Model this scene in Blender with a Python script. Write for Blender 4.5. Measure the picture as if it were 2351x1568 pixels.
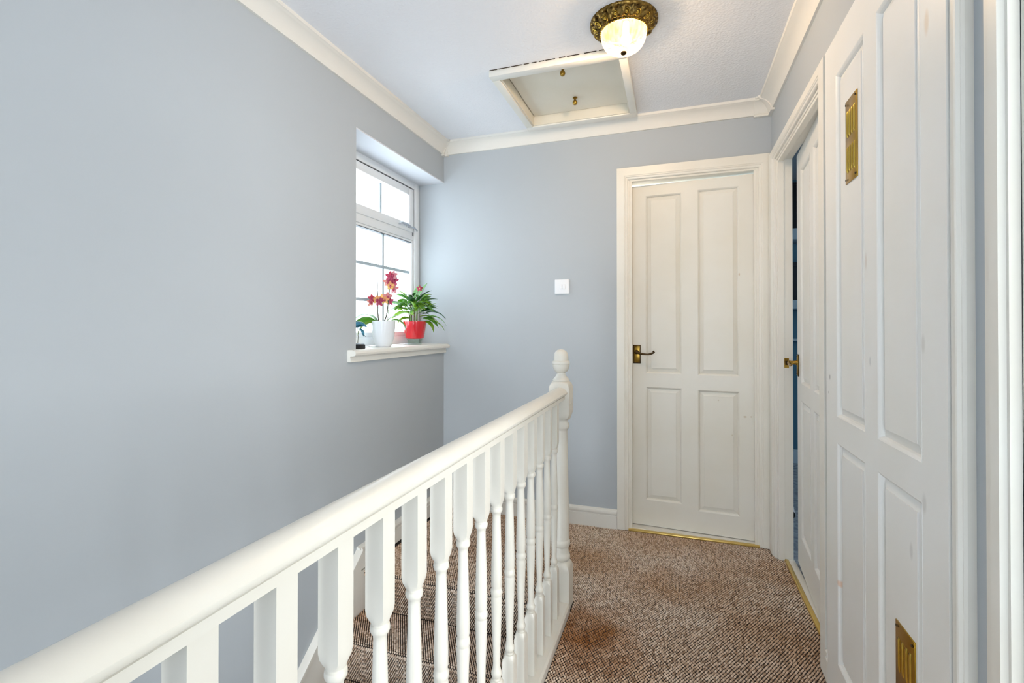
import bpy, bmesh, math, random
import numpy as np
from math import sin, cos, pi, radians
from mathutils import Vector, Matrix

for o in list(bpy.data.objects):
    bpy.data.objects.remove(o)
SC = bpy.context.scene
COL = SC.collection
random.seed(7)
rng = np.random.default_rng(7)

# ------------------------------------------------------------------ camera
cam = bpy.data.cameras.new('camera')
cam.sensor_width = 36.0
cam.lens = 1104.15 / 2351 * 36.0
cam.shift_y = -(784 - 746.37) / 2351
cam.clip_start = 0.02
camo = bpy.data.objects.new('camera', cam)
COL.objects.link(camo)
camo.location = (0, 0, 1.14)
camo.rotation_euler = (radians(90.3595), 0, radians(18.6846))
SC.camera = camo

# ------------------------------------------------------------------ world and light
W = bpy.data.worlds.new('sky')
SC.world = W
W.use_nodes = True
bg = W.node_tree.nodes['Background']
bg.inputs[0].default_value = (0.82, 0.92, 1.0, 1)
bg.inputs[1].default_value = 6.2


def area(name, loc, rot, sx, sy, power, col):
    l = bpy.data.lights.new(name, 'AREA')
    l.shape = 'RECTANGLE'
    l.size, l.size_y = sx, sy
    l.energy = power
    l.color = col
    o = bpy.data.objects.new(name, l)
    COL.objects.link(o)
    o.location = loc
    o.rotation_euler = rot
    return o


# light added at an unseen side-room window to brighten the left wall
area('fill_side_room', (2.58, -0.60, 1.40), (0, radians(90), 0), 1.5, 1.9, 76, (0.96, 0.99, 1.0))
# light added at an unseen hall opening to lift the stairwell
area('fill_hall', (-0.94, -2.17, -1.35), (radians(100), 0, 0), 0.8, 1.8, 24, (0.95, 0.98, 1.0))

SC.view_settings.view_transform = 'Standard'
SC.view_settings.look = 'None'
SC.view_settings.gamma = 1
SC.view_settings.use_curve_mapping = False
SC.view_settings.exposure = 0.2

# ------------------------------------------------------------------ materials


def srgb(r, g, b):
    def f(c):
        c /= 255
        return c / 12.92 if c <= 0.04045 else ((c + 0.055) / 1.055) ** 2.4
    return (f(r), f(g), f(b), 1)


def mat(name, col, rough=0.5, metal=0.0, noise=None, bump=None, spec=0.5, coat=0.0):
    """noise = (scale, second colour, low, high, detail); bump = (scale, strength, distance)"""
    m = bpy.data.materials.new(name)
    m.use_nodes = True
    nt = m.node_tree
    b = nt.nodes['Principled BSDF']
    b.inputs['Base Color'].default_value = col
    b.inputs['Roughness'].default_value = rough
    b.inputs['Metallic'].default_value = metal
    b.inputs['Specular IOR Level'].default_value = spec
    if coat:
        b.inputs['Coat Weight'].default_value = coat
        b.inputs['Coat Roughness'].default_value = 0.12
    tc = nt.nodes.new('ShaderNodeTexCoord')
    if noise:
        n = nt.nodes.new('ShaderNodeTexNoise')
        n.inputs['Scale'].default_value = noise[0]
        n.inputs['Detail'].default_value = noise[4] if len(noise) > 4 else 3
        nt.links.new(tc.outputs['Object'], n.inputs['Vector'])
        r = nt.nodes.new('ShaderNodeValToRGB')
        r.color_ramp.elements[0].position = noise[2]
        r.color_ramp.elements[1].position = noise[3]
        r.color_ramp.elements[0].color = noise[1]
        r.color_ramp.elements[1].color = col
        nt.links.new(n.outputs['Fac'], r.inputs['Fac'])
        nt.links.new(r.outputs['Color'], b.inputs['Base Color'])
    if bump:
        n = nt.nodes.new('ShaderNodeTexNoise')
        n.inputs['Scale'].default_value = bump[0]
        n.inputs['Detail'].default_value = 2.5
        nt.links.new(tc.outputs['Object'], n.inputs['Vector'])
        bp = nt.nodes.new('ShaderNodeBump')
        bp.inputs['Strength'].default_value = bump[1]
        bp.inputs['Distance'].default_value = bump[2]
        nt.links.new(n.outputs['Fac'], bp.inputs['Height'])
        nt.links.new(bp.outputs['Normal'], b.inputs['Normal'])
    return m


M = {}
M['wall'] = mat('wall_paint_blue_grey', srgb(182, 187, 191), 0.75, noise=(1.3, srgb(178, 183, 187), 0.35, 0.7), bump=(60, 0.12, 0.002), spec=0.25)
M['reveal'] = mat('reveal_paint', srgb(222, 223, 228), 0.7)
M['wood'] = mat('cream_gloss_paint', srgb(231, 228, 220), 0.36, noise=(5, srgb(228, 223, 213), 0.3, 0.7), bump=(60, 0.02, 0.001))
M['door'] = mat('cream_door_paint', srgb(233, 232, 229), 0.4, noise=(3.5, srgb(230, 228, 222), 0.28, 0.62), bump=(60, 0.02, 0.001))
M['door_aged'] = mat('aged_cream_door_paint', srgb(231, 227, 217), 0.4, noise=(3.0, srgb(226, 220, 206), 0.28, 0.62), bump=(60, 0.02, 0.001))
M['wood_aged'] = mat('aged_cream_frame_paint', srgb(233, 229, 219), 0.38, noise=(4, srgb(229, 223, 210), 0.3, 0.7))
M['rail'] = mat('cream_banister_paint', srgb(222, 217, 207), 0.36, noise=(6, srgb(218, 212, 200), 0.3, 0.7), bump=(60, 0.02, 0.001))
M['cove'] = mat('coving_paint', srgb(226, 222, 214), 0.6)
M['plastic'] = mat('white_upvc', srgb(236, 238, 240), 0.28)
M['switch'] = mat('switch_plastic', srgb(238, 238, 240), 0.3)
M['bar'] = mat('grey_glazing_bar', srgb(176, 190, 200), 0.4)
M['gasket'] = mat('black_gasket', srgb(28, 32, 36), 0.5)
M['brass'] = mat('aged_brass', srgb(166, 132, 60), 0.28, 1.0, noise=(30, srgb(110, 82, 30), 0.3, 0.6))
M['brass_cast'] = mat('cast_brass_patina', srgb(150, 120, 62), 0.32, 0.95, noise=(70, srgb(70, 54, 28), 0.36, 0.6))
M['brass_dark'] = mat('dark_bronze', srgb(62, 46, 22), 0.4, 0.8)
M['brass_bright'] = mat('polished_brass', srgb(206, 176, 84), 0.24, 1.0, noise=(12, srgb(178, 146, 58), 0.3, 0.7))
M['brass_vent'] = mat('lacquered_brass_plate', srgb(190, 152, 58), 0.26, 1.0, noise=(9, srgb(160, 122, 40), 0.3, 0.7))
M['gold_strip'] = mat('gold_threshold', srgb(222, 192, 112), 0.35, 0.85)
M['crack_shade'] = mat('crack_and_gap_shade', srgb(58, 46, 34), 0.9)  # paint crack, and shade coloured into the hatch gap
M['hatchboard'] = mat('hatch_board_paint', srgb(226, 220, 206), 0.55, noise=(4, srgb(218, 210, 192), 0.3, 0.7))
M['pot_white'] = mat('white_glazed_ceramic', srgb(232, 235, 240), 0.16)
M['soil'] = mat('bark_soil', srgb(48, 40, 32), 0.9, bump=(120, 0.8, 0.01))
M['stem'] = mat('plant_stem', srgb(84, 82, 66), 0.5)
M['stem_green'] = mat('green_stem', srgb(120, 150, 80), 0.5, noise=(60, srgb(120, 84, 50), 0.42, 0.55))
M['black'] = mat('black_plastic', srgb(20, 20, 24), 0.4)
M['teal_bird'] = mat('teal_enamel', srgb(70, 140, 170), 0.3, noise=(40, srgb(24, 88, 104), 0.4, 0.6))
M['silver'] = mat('silver_metal', srgb(190, 192, 198), 0.3, 1.0)
M['teal_wall'] = mat('teal_wall_paint', srgb(62, 112, 136), 0.7)
M['grey_carpet'] = mat('grey_pile_carpet', srgb(168, 176, 184), 0.95, noise=(28, srgb(128, 136, 146), 0.4, 0.65), bump=(90, 0.7, 0.01))
M['pale_shelf'] = mat('pale_painted_shelf', srgb(176, 196, 208), 0.5)
M['dark_box'] = mat('dark_box', srgb(30, 38, 46), 0.6)
M['whitewall'] = mat('white_wall_paint', srgb(236, 234, 228), 0.7)
M['shaded_ceiling'] = mat('ceiling_shade_grey', srgb(150, 160, 168), 0.8)  # grey stands in for the shade of an unlit ceiling


def leaf_mat(name, c1, c2, rough=0.35):
    m = mat(name, srgb(*c1), rough, noise=(9, srgb(*c2), 0.35, 0.65))
    nt = m.node_tree
    b = nt.nodes['Principled BSDF']
    out = nt.nodes['Material Output']
    tr = nt.nodes.new('ShaderNodeBsdfTranslucent')
    tr.inputs['Color'].default_value = srgb(min(255, c1[0] + 50), min(255, c1[1] + 50), c1[2])
    mx = nt.nodes.new('ShaderNodeMixShader')
    mx.inputs[0].default_value = 0.35
    nt.links.new(b.outputs[0], mx.inputs[1])
    nt.links.new(tr.outputs[0], mx.inputs[2])
    nt.links.new(mx.outputs[0], out.inputs['Surface'])
    return m


M['leaf'] = leaf_mat('leaf_green', (122, 172, 92), (84, 138, 62))
M['leaf_dark'] = leaf_mat('leaf_dark_green', (64, 118, 74), (46, 92, 56))
M['leaf_lime'] = leaf_mat('leaf_lime', (150, 186, 70), (112, 156, 52))
M['leaf_pale'] = leaf_mat('leaf_grey_green', (140, 172, 150), (116, 156, 116))
M['petal_m'] = leaf_mat('petal_magenta', (200, 88, 126), (152, 42, 86))
M['petal_o'] = leaf_mat('petal_apricot', (250, 206, 142), (230, 138, 112))
M['petal_p'] = leaf_mat('petal_pink', (232, 172, 186), (196, 96, 128))


def glassy(name, tint, refl=0.08, rough=0.02):
    m = bpy.data.materials.new(name)
    m.use_nodes = True
    nt = m.node_tree
    nt.nodes.remove(nt.nodes['Principled BSDF'])
    out = nt.nodes['Material Output']
    t = nt.nodes.new('ShaderNodeBsdfTransparent')
    t.inputs[0].default_value = tint
    g = nt.nodes.new('ShaderNodeBsdfGlossy')
    g.inputs['Roughness'].default_value = rough
    mx = nt.nodes.new('ShaderNodeMixShader')
    mx.inputs[0].default_value = refl
    nt.links.new(t.outputs[0], mx.inputs[1])
    nt.links.new(g.outputs[0], mx.inputs[2])
    nt.links.new(mx.outputs[0], out.inputs['Surface'])
    return m


M['glass'] = glassy('window_glass', (0.97, 0.99, 1, 1))
M['clear_glass'] = glassy('clear_pot_glass', (0.86, 0.93, 0.9, 1))


def red_glass():
    m = mat('red_glazed_glass', srgb(214, 18, 34), 0.12, noise=(14, srgb(196, 30, 44), 0.3, 0.7), coat=0.6)
    return m


M['red'] = red_glass()


def carpet_base():
    return mat('carpet_backing_dark', srgb(50, 40, 35), 0.95, bump=(140, 0.8, 0.004))


def carpet_loop():
    """beige loops, each its own tone, with worn and stained patches"""
    m = bpy.data.materials.new('carpet_loop_beige')
    m.use_nodes = True
    nt = m.node_tree
    b = nt.nodes['Principled BSDF']
    b.inputs['Roughness'].default_value = 0.95
    b.inputs['Specular IOR Level'].default_value = 0.1
    geo = nt.nodes.new('ShaderNodeNewGeometry')
    ramp = nt.nodes.new('ShaderNodeValToRGB')
    e = ramp.color_ramp.elements
    e[0].position, e[0].color = 0.0, srgb(176, 150, 128)
    e[1].position, e[1].color = 1.0, srgb(240, 224, 208)
    k = e.new(0.45)
    k.color = srgb(218, 196, 176)
    nt.links.new(geo.outputs['Random Per Island'], ramp.inputs['Fac'])
    tc = nt.nodes.new('ShaderNodeTexCoord')
    n = nt.nodes.new('ShaderNodeTexNoise')
    n.inputs['Scale'].default_value = 1.9
    n.inputs['Detail'].default_value = 3
    nt.links.new(tc.outputs['Object'], n.inputs['Vector'])
    r2 = nt.nodes.new('ShaderNodeValToRGB')
    r2.color_ramp.elements[0].position = 0.36
    r2.color_ramp.elements[0].color = srgb(222, 196, 168)
    r2.color_ramp.elements[1].position = 0.6
    r2.color_ramp.elements[1].color = (1, 1, 1, 1)
    nt.links.new(n.outputs['Fac'], r2.inputs['Fac'])
    mul = nt.nodes.new('ShaderNodeMixRGB')
    mul.blend_type = 'MULTIPLY'
    mul.inputs[0].default_value = 0.8
    nt.links.new(ramp.outputs[0], mul.inputs[1])
    nt.links.new(r2.outputs[0], mul.inputs[2])
    # brown stain on the landing beside the newel post
    d = nt.nodes.new('ShaderNodeVectorMath')
    d.operation = 'DISTANCE'
    d.inputs[1].default_value = (-0.30, 1.80, 0)
    nt.links.new(tc.outputs['Object'], d.inputs[0])
    ns = nt.nodes.new('ShaderNodeTexNoise')
    ns.inputs['Scale'].default_value = 9
    nt.links.new(tc.outputs['Object'], ns.inputs['Vector'])
    ad = nt.nodes.new('ShaderNodeMath')
    ad.operation = 'MULTIPLY_ADD'
    ad.inputs[1].default_value = 0.35
    nt.links.new(ns.outputs['Fac'], ad.inputs[0])
    nt.links.new(d.outputs['Value'], ad.inputs[2])
    r3 = nt.nodes.new('ShaderNodeValToRGB')
    r3.color_ramp.elements[0].position = 0.20
    r3.color_ramp.elements[0].color = srgb(206, 168, 128)
    r3.color_ramp.elements[1].position = 0.42
    r3.color_ramp.elements[1].color = (1, 1, 1, 1)
    nt.links.new(ad.outputs[0], r3.inputs['Fac'])
    mul2 = nt.nodes.new('ShaderNodeMixRGB')
    mul2.blend_type = 'MULTIPLY'
    mul2.inputs[0].default_value = 1
    nt.links.new(mul.outputs[0], mul2.inputs[1])
    nt.links.new(r3.outputs[0], mul2.inputs[2])
    nt.links.new(mul2.outputs[0], b.inputs['Base Color'])
    return m




def with_spots(base, name, spots):
    """copy of a paint with small marks: (x, z, half width, half height, colour, strength) in the leaf's own frame"""
    m = base.copy()
    m.name = name
    nt = m.node_tree
    bs = nt.nodes['Principled BSDF']
    tc = nt.nodes.new('ShaderNodeTexCoord')
    sock = bs.inputs['Base Color'].links[0].from_socket
    for x, z, rx, rz, col, st in spots:
        mp = nt.nodes.new('ShaderNodeMapping')
        mp.vector_type = 'POINT'
        mp.inputs['Scale'].default_value = (1 / rx, 0, 1 / rz)
        mp.inputs['Location'].default_value = (-x / rx, 0, -z / rz)
        nt.links.new(tc.outputs['Object'], mp.inputs['Vector'])
        ln = nt.nodes.new('ShaderNodeVectorMath')
        ln.operation = 'LENGTH'
        nt.links.new(mp.outputs[0], ln.inputs[0])
        mr = nt.nodes.new('ShaderNodeMapRange')
        mr.inputs['From Min'].default_value = 1.0
        mr.inputs['From Max'].default_value = 0.45
        mr.inputs['To Max'].default_value = st
        nt.links.new(ln.outputs['Value'], mr.inputs['Value'])
        mx = nt.nodes.new('ShaderNodeMixRGB')
        nt.links.new(mr.outputs[0], mx.inputs[0])
        nt.links.new(sock, mx.inputs[1])
        mx.inputs[2].default_value = srgb(*col)
        sock = mx.outputs[0]
    nt.links.new(sock, bs.inputs['Base Color'])
    return m


SPOTS3 = [(0.657, 1.725, 0.011, 0.030, (222, 206, 188), 0.8), (0.341, 1.304, 0.008, 0.026, (208, 198, 190), 0.7), (0.637, 1.103, 0.010, 0.022, (206, 202, 196), 0.6),
          (0.638, 0.790, 0.011, 0.024, (200, 198, 194), 0.6), (0.573, 0.670, 0.009, 0.022, (202, 199, 196), 0.6), (0.113, 0.371, 0.014, 0.012, (226, 190, 164), 0.8),
          (0.037, 0.980, 0.004, 0.011, (92, 88, 84), 0.9), (0.022, 0.931, 0.003, 0.005, (120, 116, 110), 0.8), (0.366, 1.051, 0.007, 0.014, (190, 190, 190), 0.6)]
SPOTS1 = [(0.596, 0.653, 0.010, 0.007, (186, 164, 130), 0.6), (0.626, 0.655, 0.006, 0.006, (192, 172, 140), 0.5), (0.466, 0.733, 0.005, 0.005, (188, 168, 138), 0.5),
          (0.570, 1.414, 0.005, 0.010, (198, 172, 140), 0.7), (0.534, 0.549, 0.005, 0.006, (190, 172, 142), 0.5)]
M['door_marked'] = with_spots(M['door'], 'cupboard_paint_with_marks', SPOTS3)
M['door_aged'] = with_spots(M['door_aged'], 'aged_cream_door_with_marks', SPOTS1)
M['carpet'] = carpet_base()
M['loop'] = carpet_loop()


def stair_loop():
    m = M['loop'].copy()
    m.name = 'carpet_loop_tan'
    for n in m.node_tree.nodes:
        if n.type == 'VALTORGB' and len(n.color_ramp.elements) == 3:
            n.color_ramp.elements[0].color = srgb(146, 108, 78)
            n.color_ramp.elements[1].color = srgb(188, 148, 116)
            n.color_ramp.elements[2].color = srgb(214, 178, 148)
    return m


M['loop_stair'] = M['loop']


def artex():
    m = mat('artex_ceiling', srgb(234, 234, 237), 0.85, spec=0.2)
    nt = m.node_tree
    b = nt.nodes['Principled BSDF']
    tc = nt.nodes.new('ShaderNodeTexCoord')
    v = nt.nodes.new('ShaderNodeTexVoronoi')
    v.inputs['Scale'].default_value = 95
    n = nt.nodes.new('ShaderNodeTexNoise')
    n.inputs['Scale'].default_value = 130
    n.inputs['Detail'].default_value = 2
    nt.links.new(tc.outputs['Object'], v.inputs['Vector'])
    nt.links.new(tc.outputs['Object'], n.inputs['Vector'])
    a = nt.nodes.new('ShaderNodeMath')
    a.operation = 'ADD'
    nt.links.new(v.outputs['Distance'], a.inputs[0])
    nt.links.new(n.outputs['Fac'], a.inputs[1])
    bp = nt.nodes.new('ShaderNodeBump')
    bp.inputs['Strength'].default_value = 0.28
    bp.inputs['Distance'].default_value = 0.0035
    nt.links.new(a.outputs[0], bp.inputs['Height'])
    nt.links.new(bp.outputs['Normal'], b.inputs['Normal'])
    return m


M['artex'] = artex()


def lamp_glass():
    """lit pressed-glass bowl: translucent body with a warm glow of its own"""
    m = bpy.data.materials.new('lit_pressed_glass')
    m.use_nodes = True
    nt = m.node_tree
    nt.nodes.remove(nt.nodes['Principled BSDF'])
    out = nt.nodes['Material Output']
    tc = nt.nodes.new('ShaderNodeTexCoord')
    mp = nt.nodes.new('ShaderNodeMapping')
    mp.inputs['Scale'].default_value = (60, 60, 22)
    nt.links.new(tc.outputs['Object'], mp.inputs['Vector'])
    n = nt.nodes.new('ShaderNodeTexNoise')
    n.inputs['Scale'].default_value = 1.0
    n.inputs['Detail'].default_value = 2
    nt.links.new(mp.outputs[0], n.inputs['Vector'])
    r = nt.nodes.new('ShaderNodeValToRGB')
    r.color_ramp.elements[0].position = 0.38
    r.color_ramp.elements[0].color = srgb(232, 200, 146)
    r.color_ramp.elements[1].position = 0.62
    r.color_ramp.elements[1].color = srgb(255, 238, 200)
    nt.links.new(n.outputs['Fac'], r.inputs['Fac'])
    em = nt.nodes.new('ShaderNodeEmission')
    em.inputs['Strength'].default_value = 0.78
    nt.links.new(r.outputs[0], em.inputs['Color'])
    tl = nt.nodes.new('ShaderNodeBsdfTranslucent')
    nt.links.new(r.outputs[0], tl.inputs['Color'])
    gl = nt.nodes.new('ShaderNodeBsdfGlossy')
    gl.inputs['Roughness'].default_value = 0.15
    mx = nt.nodes.new('ShaderNodeMixShader')
    mx.inputs[0].default_value = 0.45
    nt.links.new(tl.outputs[0], mx.inputs[1])
    nt.links.new(gl.outputs[0], mx.inputs[2])
    # mostly clear pressed glass
    cl_ = nt.nodes.new('ShaderNodeBsdfTransparent')
    mc = nt.nodes.new('ShaderNodeMixShader')
    mc.inputs[0].default_value = 0.05
    nt.links.new(cl_.outputs[0], mc.inputs[1])
    nt.links.new(mx.outputs[0], mc.inputs[2])
    ads = nt.nodes.new('ShaderNodeAddShader')
    nt.links.new(mc.outputs[0], ads.inputs[0])
    nt.links.new(em.outputs[0], ads.inputs[1])
    nt.links.new(ads.outputs[0], out.inputs['Surface'])
    return m


M['lampglass'] = lamp_glass()
m = bpy.data.materials.new('lit_bulb')
m.use_nodes = True
m.node_tree.nodes['Principled BSDF'].inputs['Emission Color'].default_value = (1, 0.78, 0.46, 1)
m.node_tree.nodes['Principled BSDF'].inputs['Emission Strength'].default_value = 6
M['bulb'] = m

# ------------------------------------------------------------------ mesh helpers


class MB:
    def __init__(self):
        self.v, self.f = [], []

    def add(self, vs, fs):
        o = len(self.v)
        self.v += [tuple(p) for p in vs]
        self.f += [tuple(i + o for i in f) for f in fs]
        return self

    def box(self, x0, x1, y0, y1, z0, z1):
        if x0 > x1: x0, x1 = x1, x0
        if y0 > y1: y0, y1 = y1, y0
        if z0 > z1: z0, z1 = z1, z0
        v = [(x0, y0, z0), (x1, y0, z0), (x1, y1, z0), (x0, y1, z0), (x0, y0, z1), (x1, y0, z1), (x1, y1, z1), (x0, y1, z1)]
        return self.add(v, [(0, 3, 2, 1), (4, 5, 6, 7), (0, 1, 5, 4), (1, 2, 6, 5), (2, 3, 7, 6), (3, 0, 4, 7)])

    def loft(self, rings, cap=True, closed=True):
        n = len(rings[0])
        vs = [p for r in rings for p in r]
        fs = []
        for i in range(len(rings) - 1):
            for j in range(n if closed else n - 1):
                a, b = i * n + j, i * n + (j + 1) % n
                fs.append((a, b, b + n, a + n))
        if cap and closed:
            fs.append(tuple(range(n - 1, -1, -1)))
            fs.append(tuple(range((len(rings) - 1) * n, len(rings) * n)))
        return self.add(vs, fs)

    def lathe(self, prof, n=24, c=(0, 0, 0), cap=True):
        rings = [[(c[0] + r * cos(2 * pi * k / n), c[1] + r * sin(2 * pi * k / n), c[2] + z) for k in range(n)] for r, z in prof]
        return self.loft(rings, cap)

    def tube(self, pts, rad, n=8):
        pts = [Vector(p) for p in pts]
        rads = rad if isinstance(rad, (list, tuple)) else [rad] * len(pts)
        rings = []
        up = Vector((0.13, 0.31, 0.94)).normalized()
        for i, p in enumerate(pts):
            t = (pts[min(i + 1, len(pts) - 1)] - pts[max(i - 1, 0)]).normalized()
            a = t.cross(up)
            if a.length < 1e-3:
                a = t.cross(Vector((1, 0, 0)))
            a.normalize()
            b = t.cross(a)
            rings.append([p + a * (rads[i] * cos(2 * pi * k / n)) + b * (rads[i] * sin(2 * pi * k / n)) for k in range(n)])
        return self.loft(rings)

    def sweep(self, prof, path, side=1):
        """prof: (offset from path to the left * side, z); path: 2D polyline, mitred; ends capped"""
        P = [Vector(p) for p in path]
        rings = []
        for i, p in enumerate(P):
            if i == 0:
                d = (P[1] - P[0]).normalized()
                nrm = Vector((-d.y, d.x)) * side
                k = 1
            elif i == len(P) - 1:
                d = (P[-1] - P[-2]).normalized()
                nrm = Vector((-d.y, d.x)) * side
                k = 1
            else:
                d1 = (P[i] - P[i - 1]).normalized()
                d2 = (P[i + 1] - P[i]).normalized()
                n1 = Vector((-d1.y, d1.x)) * side
                n2 = Vector((-d2.y, d2.x)) * side
                nrm = (n1 + n2).normalized()
                k = 1 / max(0.2, nrm.dot(n1))
            rings.append([(p.x + nrm.x * o * k, p.y + nrm.y * o * k, z) for o, z in prof])
        return self.loft(rings)

    def xf(self, mtx):
        self.v = [tuple(mtx @ Vector(p)) for p in self.v]
        return self


def build(name, mb, material, parent=None, smooth=35, bevel=0.0, loc=None, seg=2):
    me = bpy.data.meshes.new(name)
    me.from_pydata(mb.v, [], mb.f)
    bm = bmesh.new()
    bm.from_mesh(me)
    bmesh.ops.recalc_face_normals(bm, faces=bm.faces)
    if bevel:
        es = [e for e in bm.edges if len(e.link_faces) == 2 and e.calc_face_angle(0) > radians(50)]
        bmesh.ops.bevel(bm, geom=es, offset=bevel, segments=seg, profile=0.5, affect='EDGES', clamp_overlap=True)
    bm.to_mesh(me)
    bm.free()
    if smooth:
        me.polygons.foreach_set('use_smooth', [True] * len(me.polygons))
        me.set_sharp_from_angle(angle=radians(smooth))
    me.materials.append(M[material] if isinstance(material, str) else material)
    o = bpy.data.objects.new(name, me)
    COL.objects.link(o)
    if parent is not None:
        o.parent = parent
    if loc is not None:
        o.location = loc
    return o


def empty(name, loc=(0, 0, 0), rz=0.0):
    o = bpy.data.objects.new(name, None)
    o.empty_display_size = 0.05
    COL.objects.link(o)
    o.location = loc
    o.rotation_euler = (0, 0, rz)
    return o


def tag(o, label, cat, group=None, kind=None):
    o['label'] = label
    o['category'] = cat
    if group:
        o['group'] = group
    if kind:
        o['kind'] = kind
    return o


def struct(o, label, cat):
    return tag(o, label, cat, kind='structure')


def copy_to(o, parent, loc=None, rot=None):
    c = o.copy()
    COL.objects.link(c)
    c.parent = parent
    if loc is not None:
        c.location = loc
    if rot is not None:
        c.rotation_euler = rot
    return c


# ------------------------------------------------------------------ dimensions
XL, XR, YB, YF = -1.412, 0.48, 2.80, -2.2
ZC = 2.325
T = 0.07                 # partition thickness
WX = -0.485              # stairwell edge of the landing
NOSE = 1.93              # top nosing

# ------------------------------------------------------------------ shell
b = MB()
b.box(-1.72, XL, YF, 1.896, -2.7, 2.5)
b.box(-1.72, XL, 1.896, 2.93, -2.7, 0.985)
b.box(-1.72, XL, 1.896, 2.93, 2.082, 2.5)
struct(build('wall_left', b, 'wall', smooth=0), 'pale blue-grey painted wall beside the stairs with the window recess', 'wall')

b = MB()
b.box(-1.70, -0.252, YB, YB + 0.09, -2.7, 2.5)
b.box(0.42, XR + T, YB, YB + 0.09, -2.7, 2.5)
b.box(-0.252, 0.42, YB, YB + 0.09, 1.985, 2.5)
b.box(-0.252, 0.42, YB, YB + 0.09, -2.7, -0.012)
struct(build('wall_back', b, 'wall', smooth=0), 'blue-grey end wall carrying the light switch and a panelled door', 'wall')

b = MB()
b.box(XR, XR + T, 2.69, YB, -0.3, 2.5)
b.box(XR, XR + T, 1.79, 1.90, -0.3, 2.5)
b.box(XR, XR + T, 0.91, 1.055, -0.3, 2.5)
b.box(XR, XR + T, YF, 0.12, -0.3, 2.5)
b.box(XR, XR + T, 1.90, 2.69, 1.985, 2.5)
b.box(XR, XR + T, 1.055, 1.79, 2.02, 2.5)
b.box(XR, XR + T, 0.12, 0.90, 1.985, 2.5)
b.box(XR, XR + T, 0.12, 2.69, -0.3, -0.012)
struct(build('wall_right', b, 'wall', smooth=0), 'grey painted wall on the right holding three doorways', 'wall')

b = MB()
b.box(-1.72, -1.25, YF - 0.1, YF, -0.3, 2.5)
b.box(0.55, XR + T, YF - 0.1, YF, -0.3, 2.5)
b.box(-1.25, 0.55, YF - 0.1, YF, -0.3, 0.15)  # unseen tall opening, added as fill from behind the viewpoint
b.box(-1.72, -1.36, YF - 0.1, YF, -2.7, -0.3)
b.box(-0.52, XR + T, YF - 0.1, YF, -2.7, -0.3)
b.box(-1.36, -0.52, YF - 0.1, YF, -2.7, -2.35)  # unseen hall opening, added to light the stairwell from below
b.box(-1.36, -0.52, YF - 0.1, YF, -0.42, -0.3)
b.box(-1.25, 0.55, YF - 0.1, YF, 2.05, 2.5)
b.box(-1.25, -0.85, YF - 0.1, YF, 0.15, 2.05)
struct(build('wall_front', b, 'wall', smooth=0), 'blue-grey wall behind the viewpoint with unseen openings added to let daylight in', 'wall')

b = MB()
hx0, hx1, hy0, hy1 = -0.77, -0.225, 2.10, 2.655
b.box(-1.72, hx0, YF, 2.93, ZC, ZC + 0.1)
b.box(hx1, XR + T, YF, 2.93, ZC, ZC + 0.1)
b.box(hx0, hx1, YF, hy0, ZC, ZC + 0.1)
b.box(hx0, hx1, hy1, 2.93, ZC, ZC + 0.1)
struct(build('ceiling', b, 'artex', smooth=0), 'white stippled textured ceiling', 'ceiling')

# ---- floor with looped carpet
b = MB()
b.box(WX, XR + 0.03, YF, YB, -0.2, -0.006)
b.box(XL, WX, NOSE + 0.045, YB, -0.2, -0.006)
floor = build('floor', b, 'carpet', smooth=0)
struct(floor, 'landing floor laid with brown and beige looped carpet', 'floor')

PX, PY, LR = 0.0107, 0.0085, 0.0041


def loops(name, origin, du, dv, nrm, lu, lv, parent, material, skip=None):
    """staggered rows of small carpet loops on a rectangle; du runs across rows"""
    origin, du, dv, nrm = (np.array(a, float) for a in (origin, du, dv, nrm))
    nu, nv = int(lu / PX), max(1, int(round(lv / PY)))
    ii, jj = np.meshgrid(np.arange(nu), np.arange(nv), indexing='ij')
    u = (ii + 0.5 * (jj % 2) + 0.25) * PX
    w = (jj + 0.5) * (lv / nv)
    u, w = u.ravel(), w.ravel()
    if skip is not None:
        k = ~skip(u, w)
        u, w = u[k], w[k]
    n = len(u)
    u = u + rng.normal(0, 0.0006, n)
    w = w + rng.normal(0, 0.0005, n)
    c = origin + u[:, None] * du + w[:, None] * dv
    one = np.ones((n, 1))
    return loop_mesh(name, c, one * du, one * dv, one * nrm, parent, material)


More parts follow.
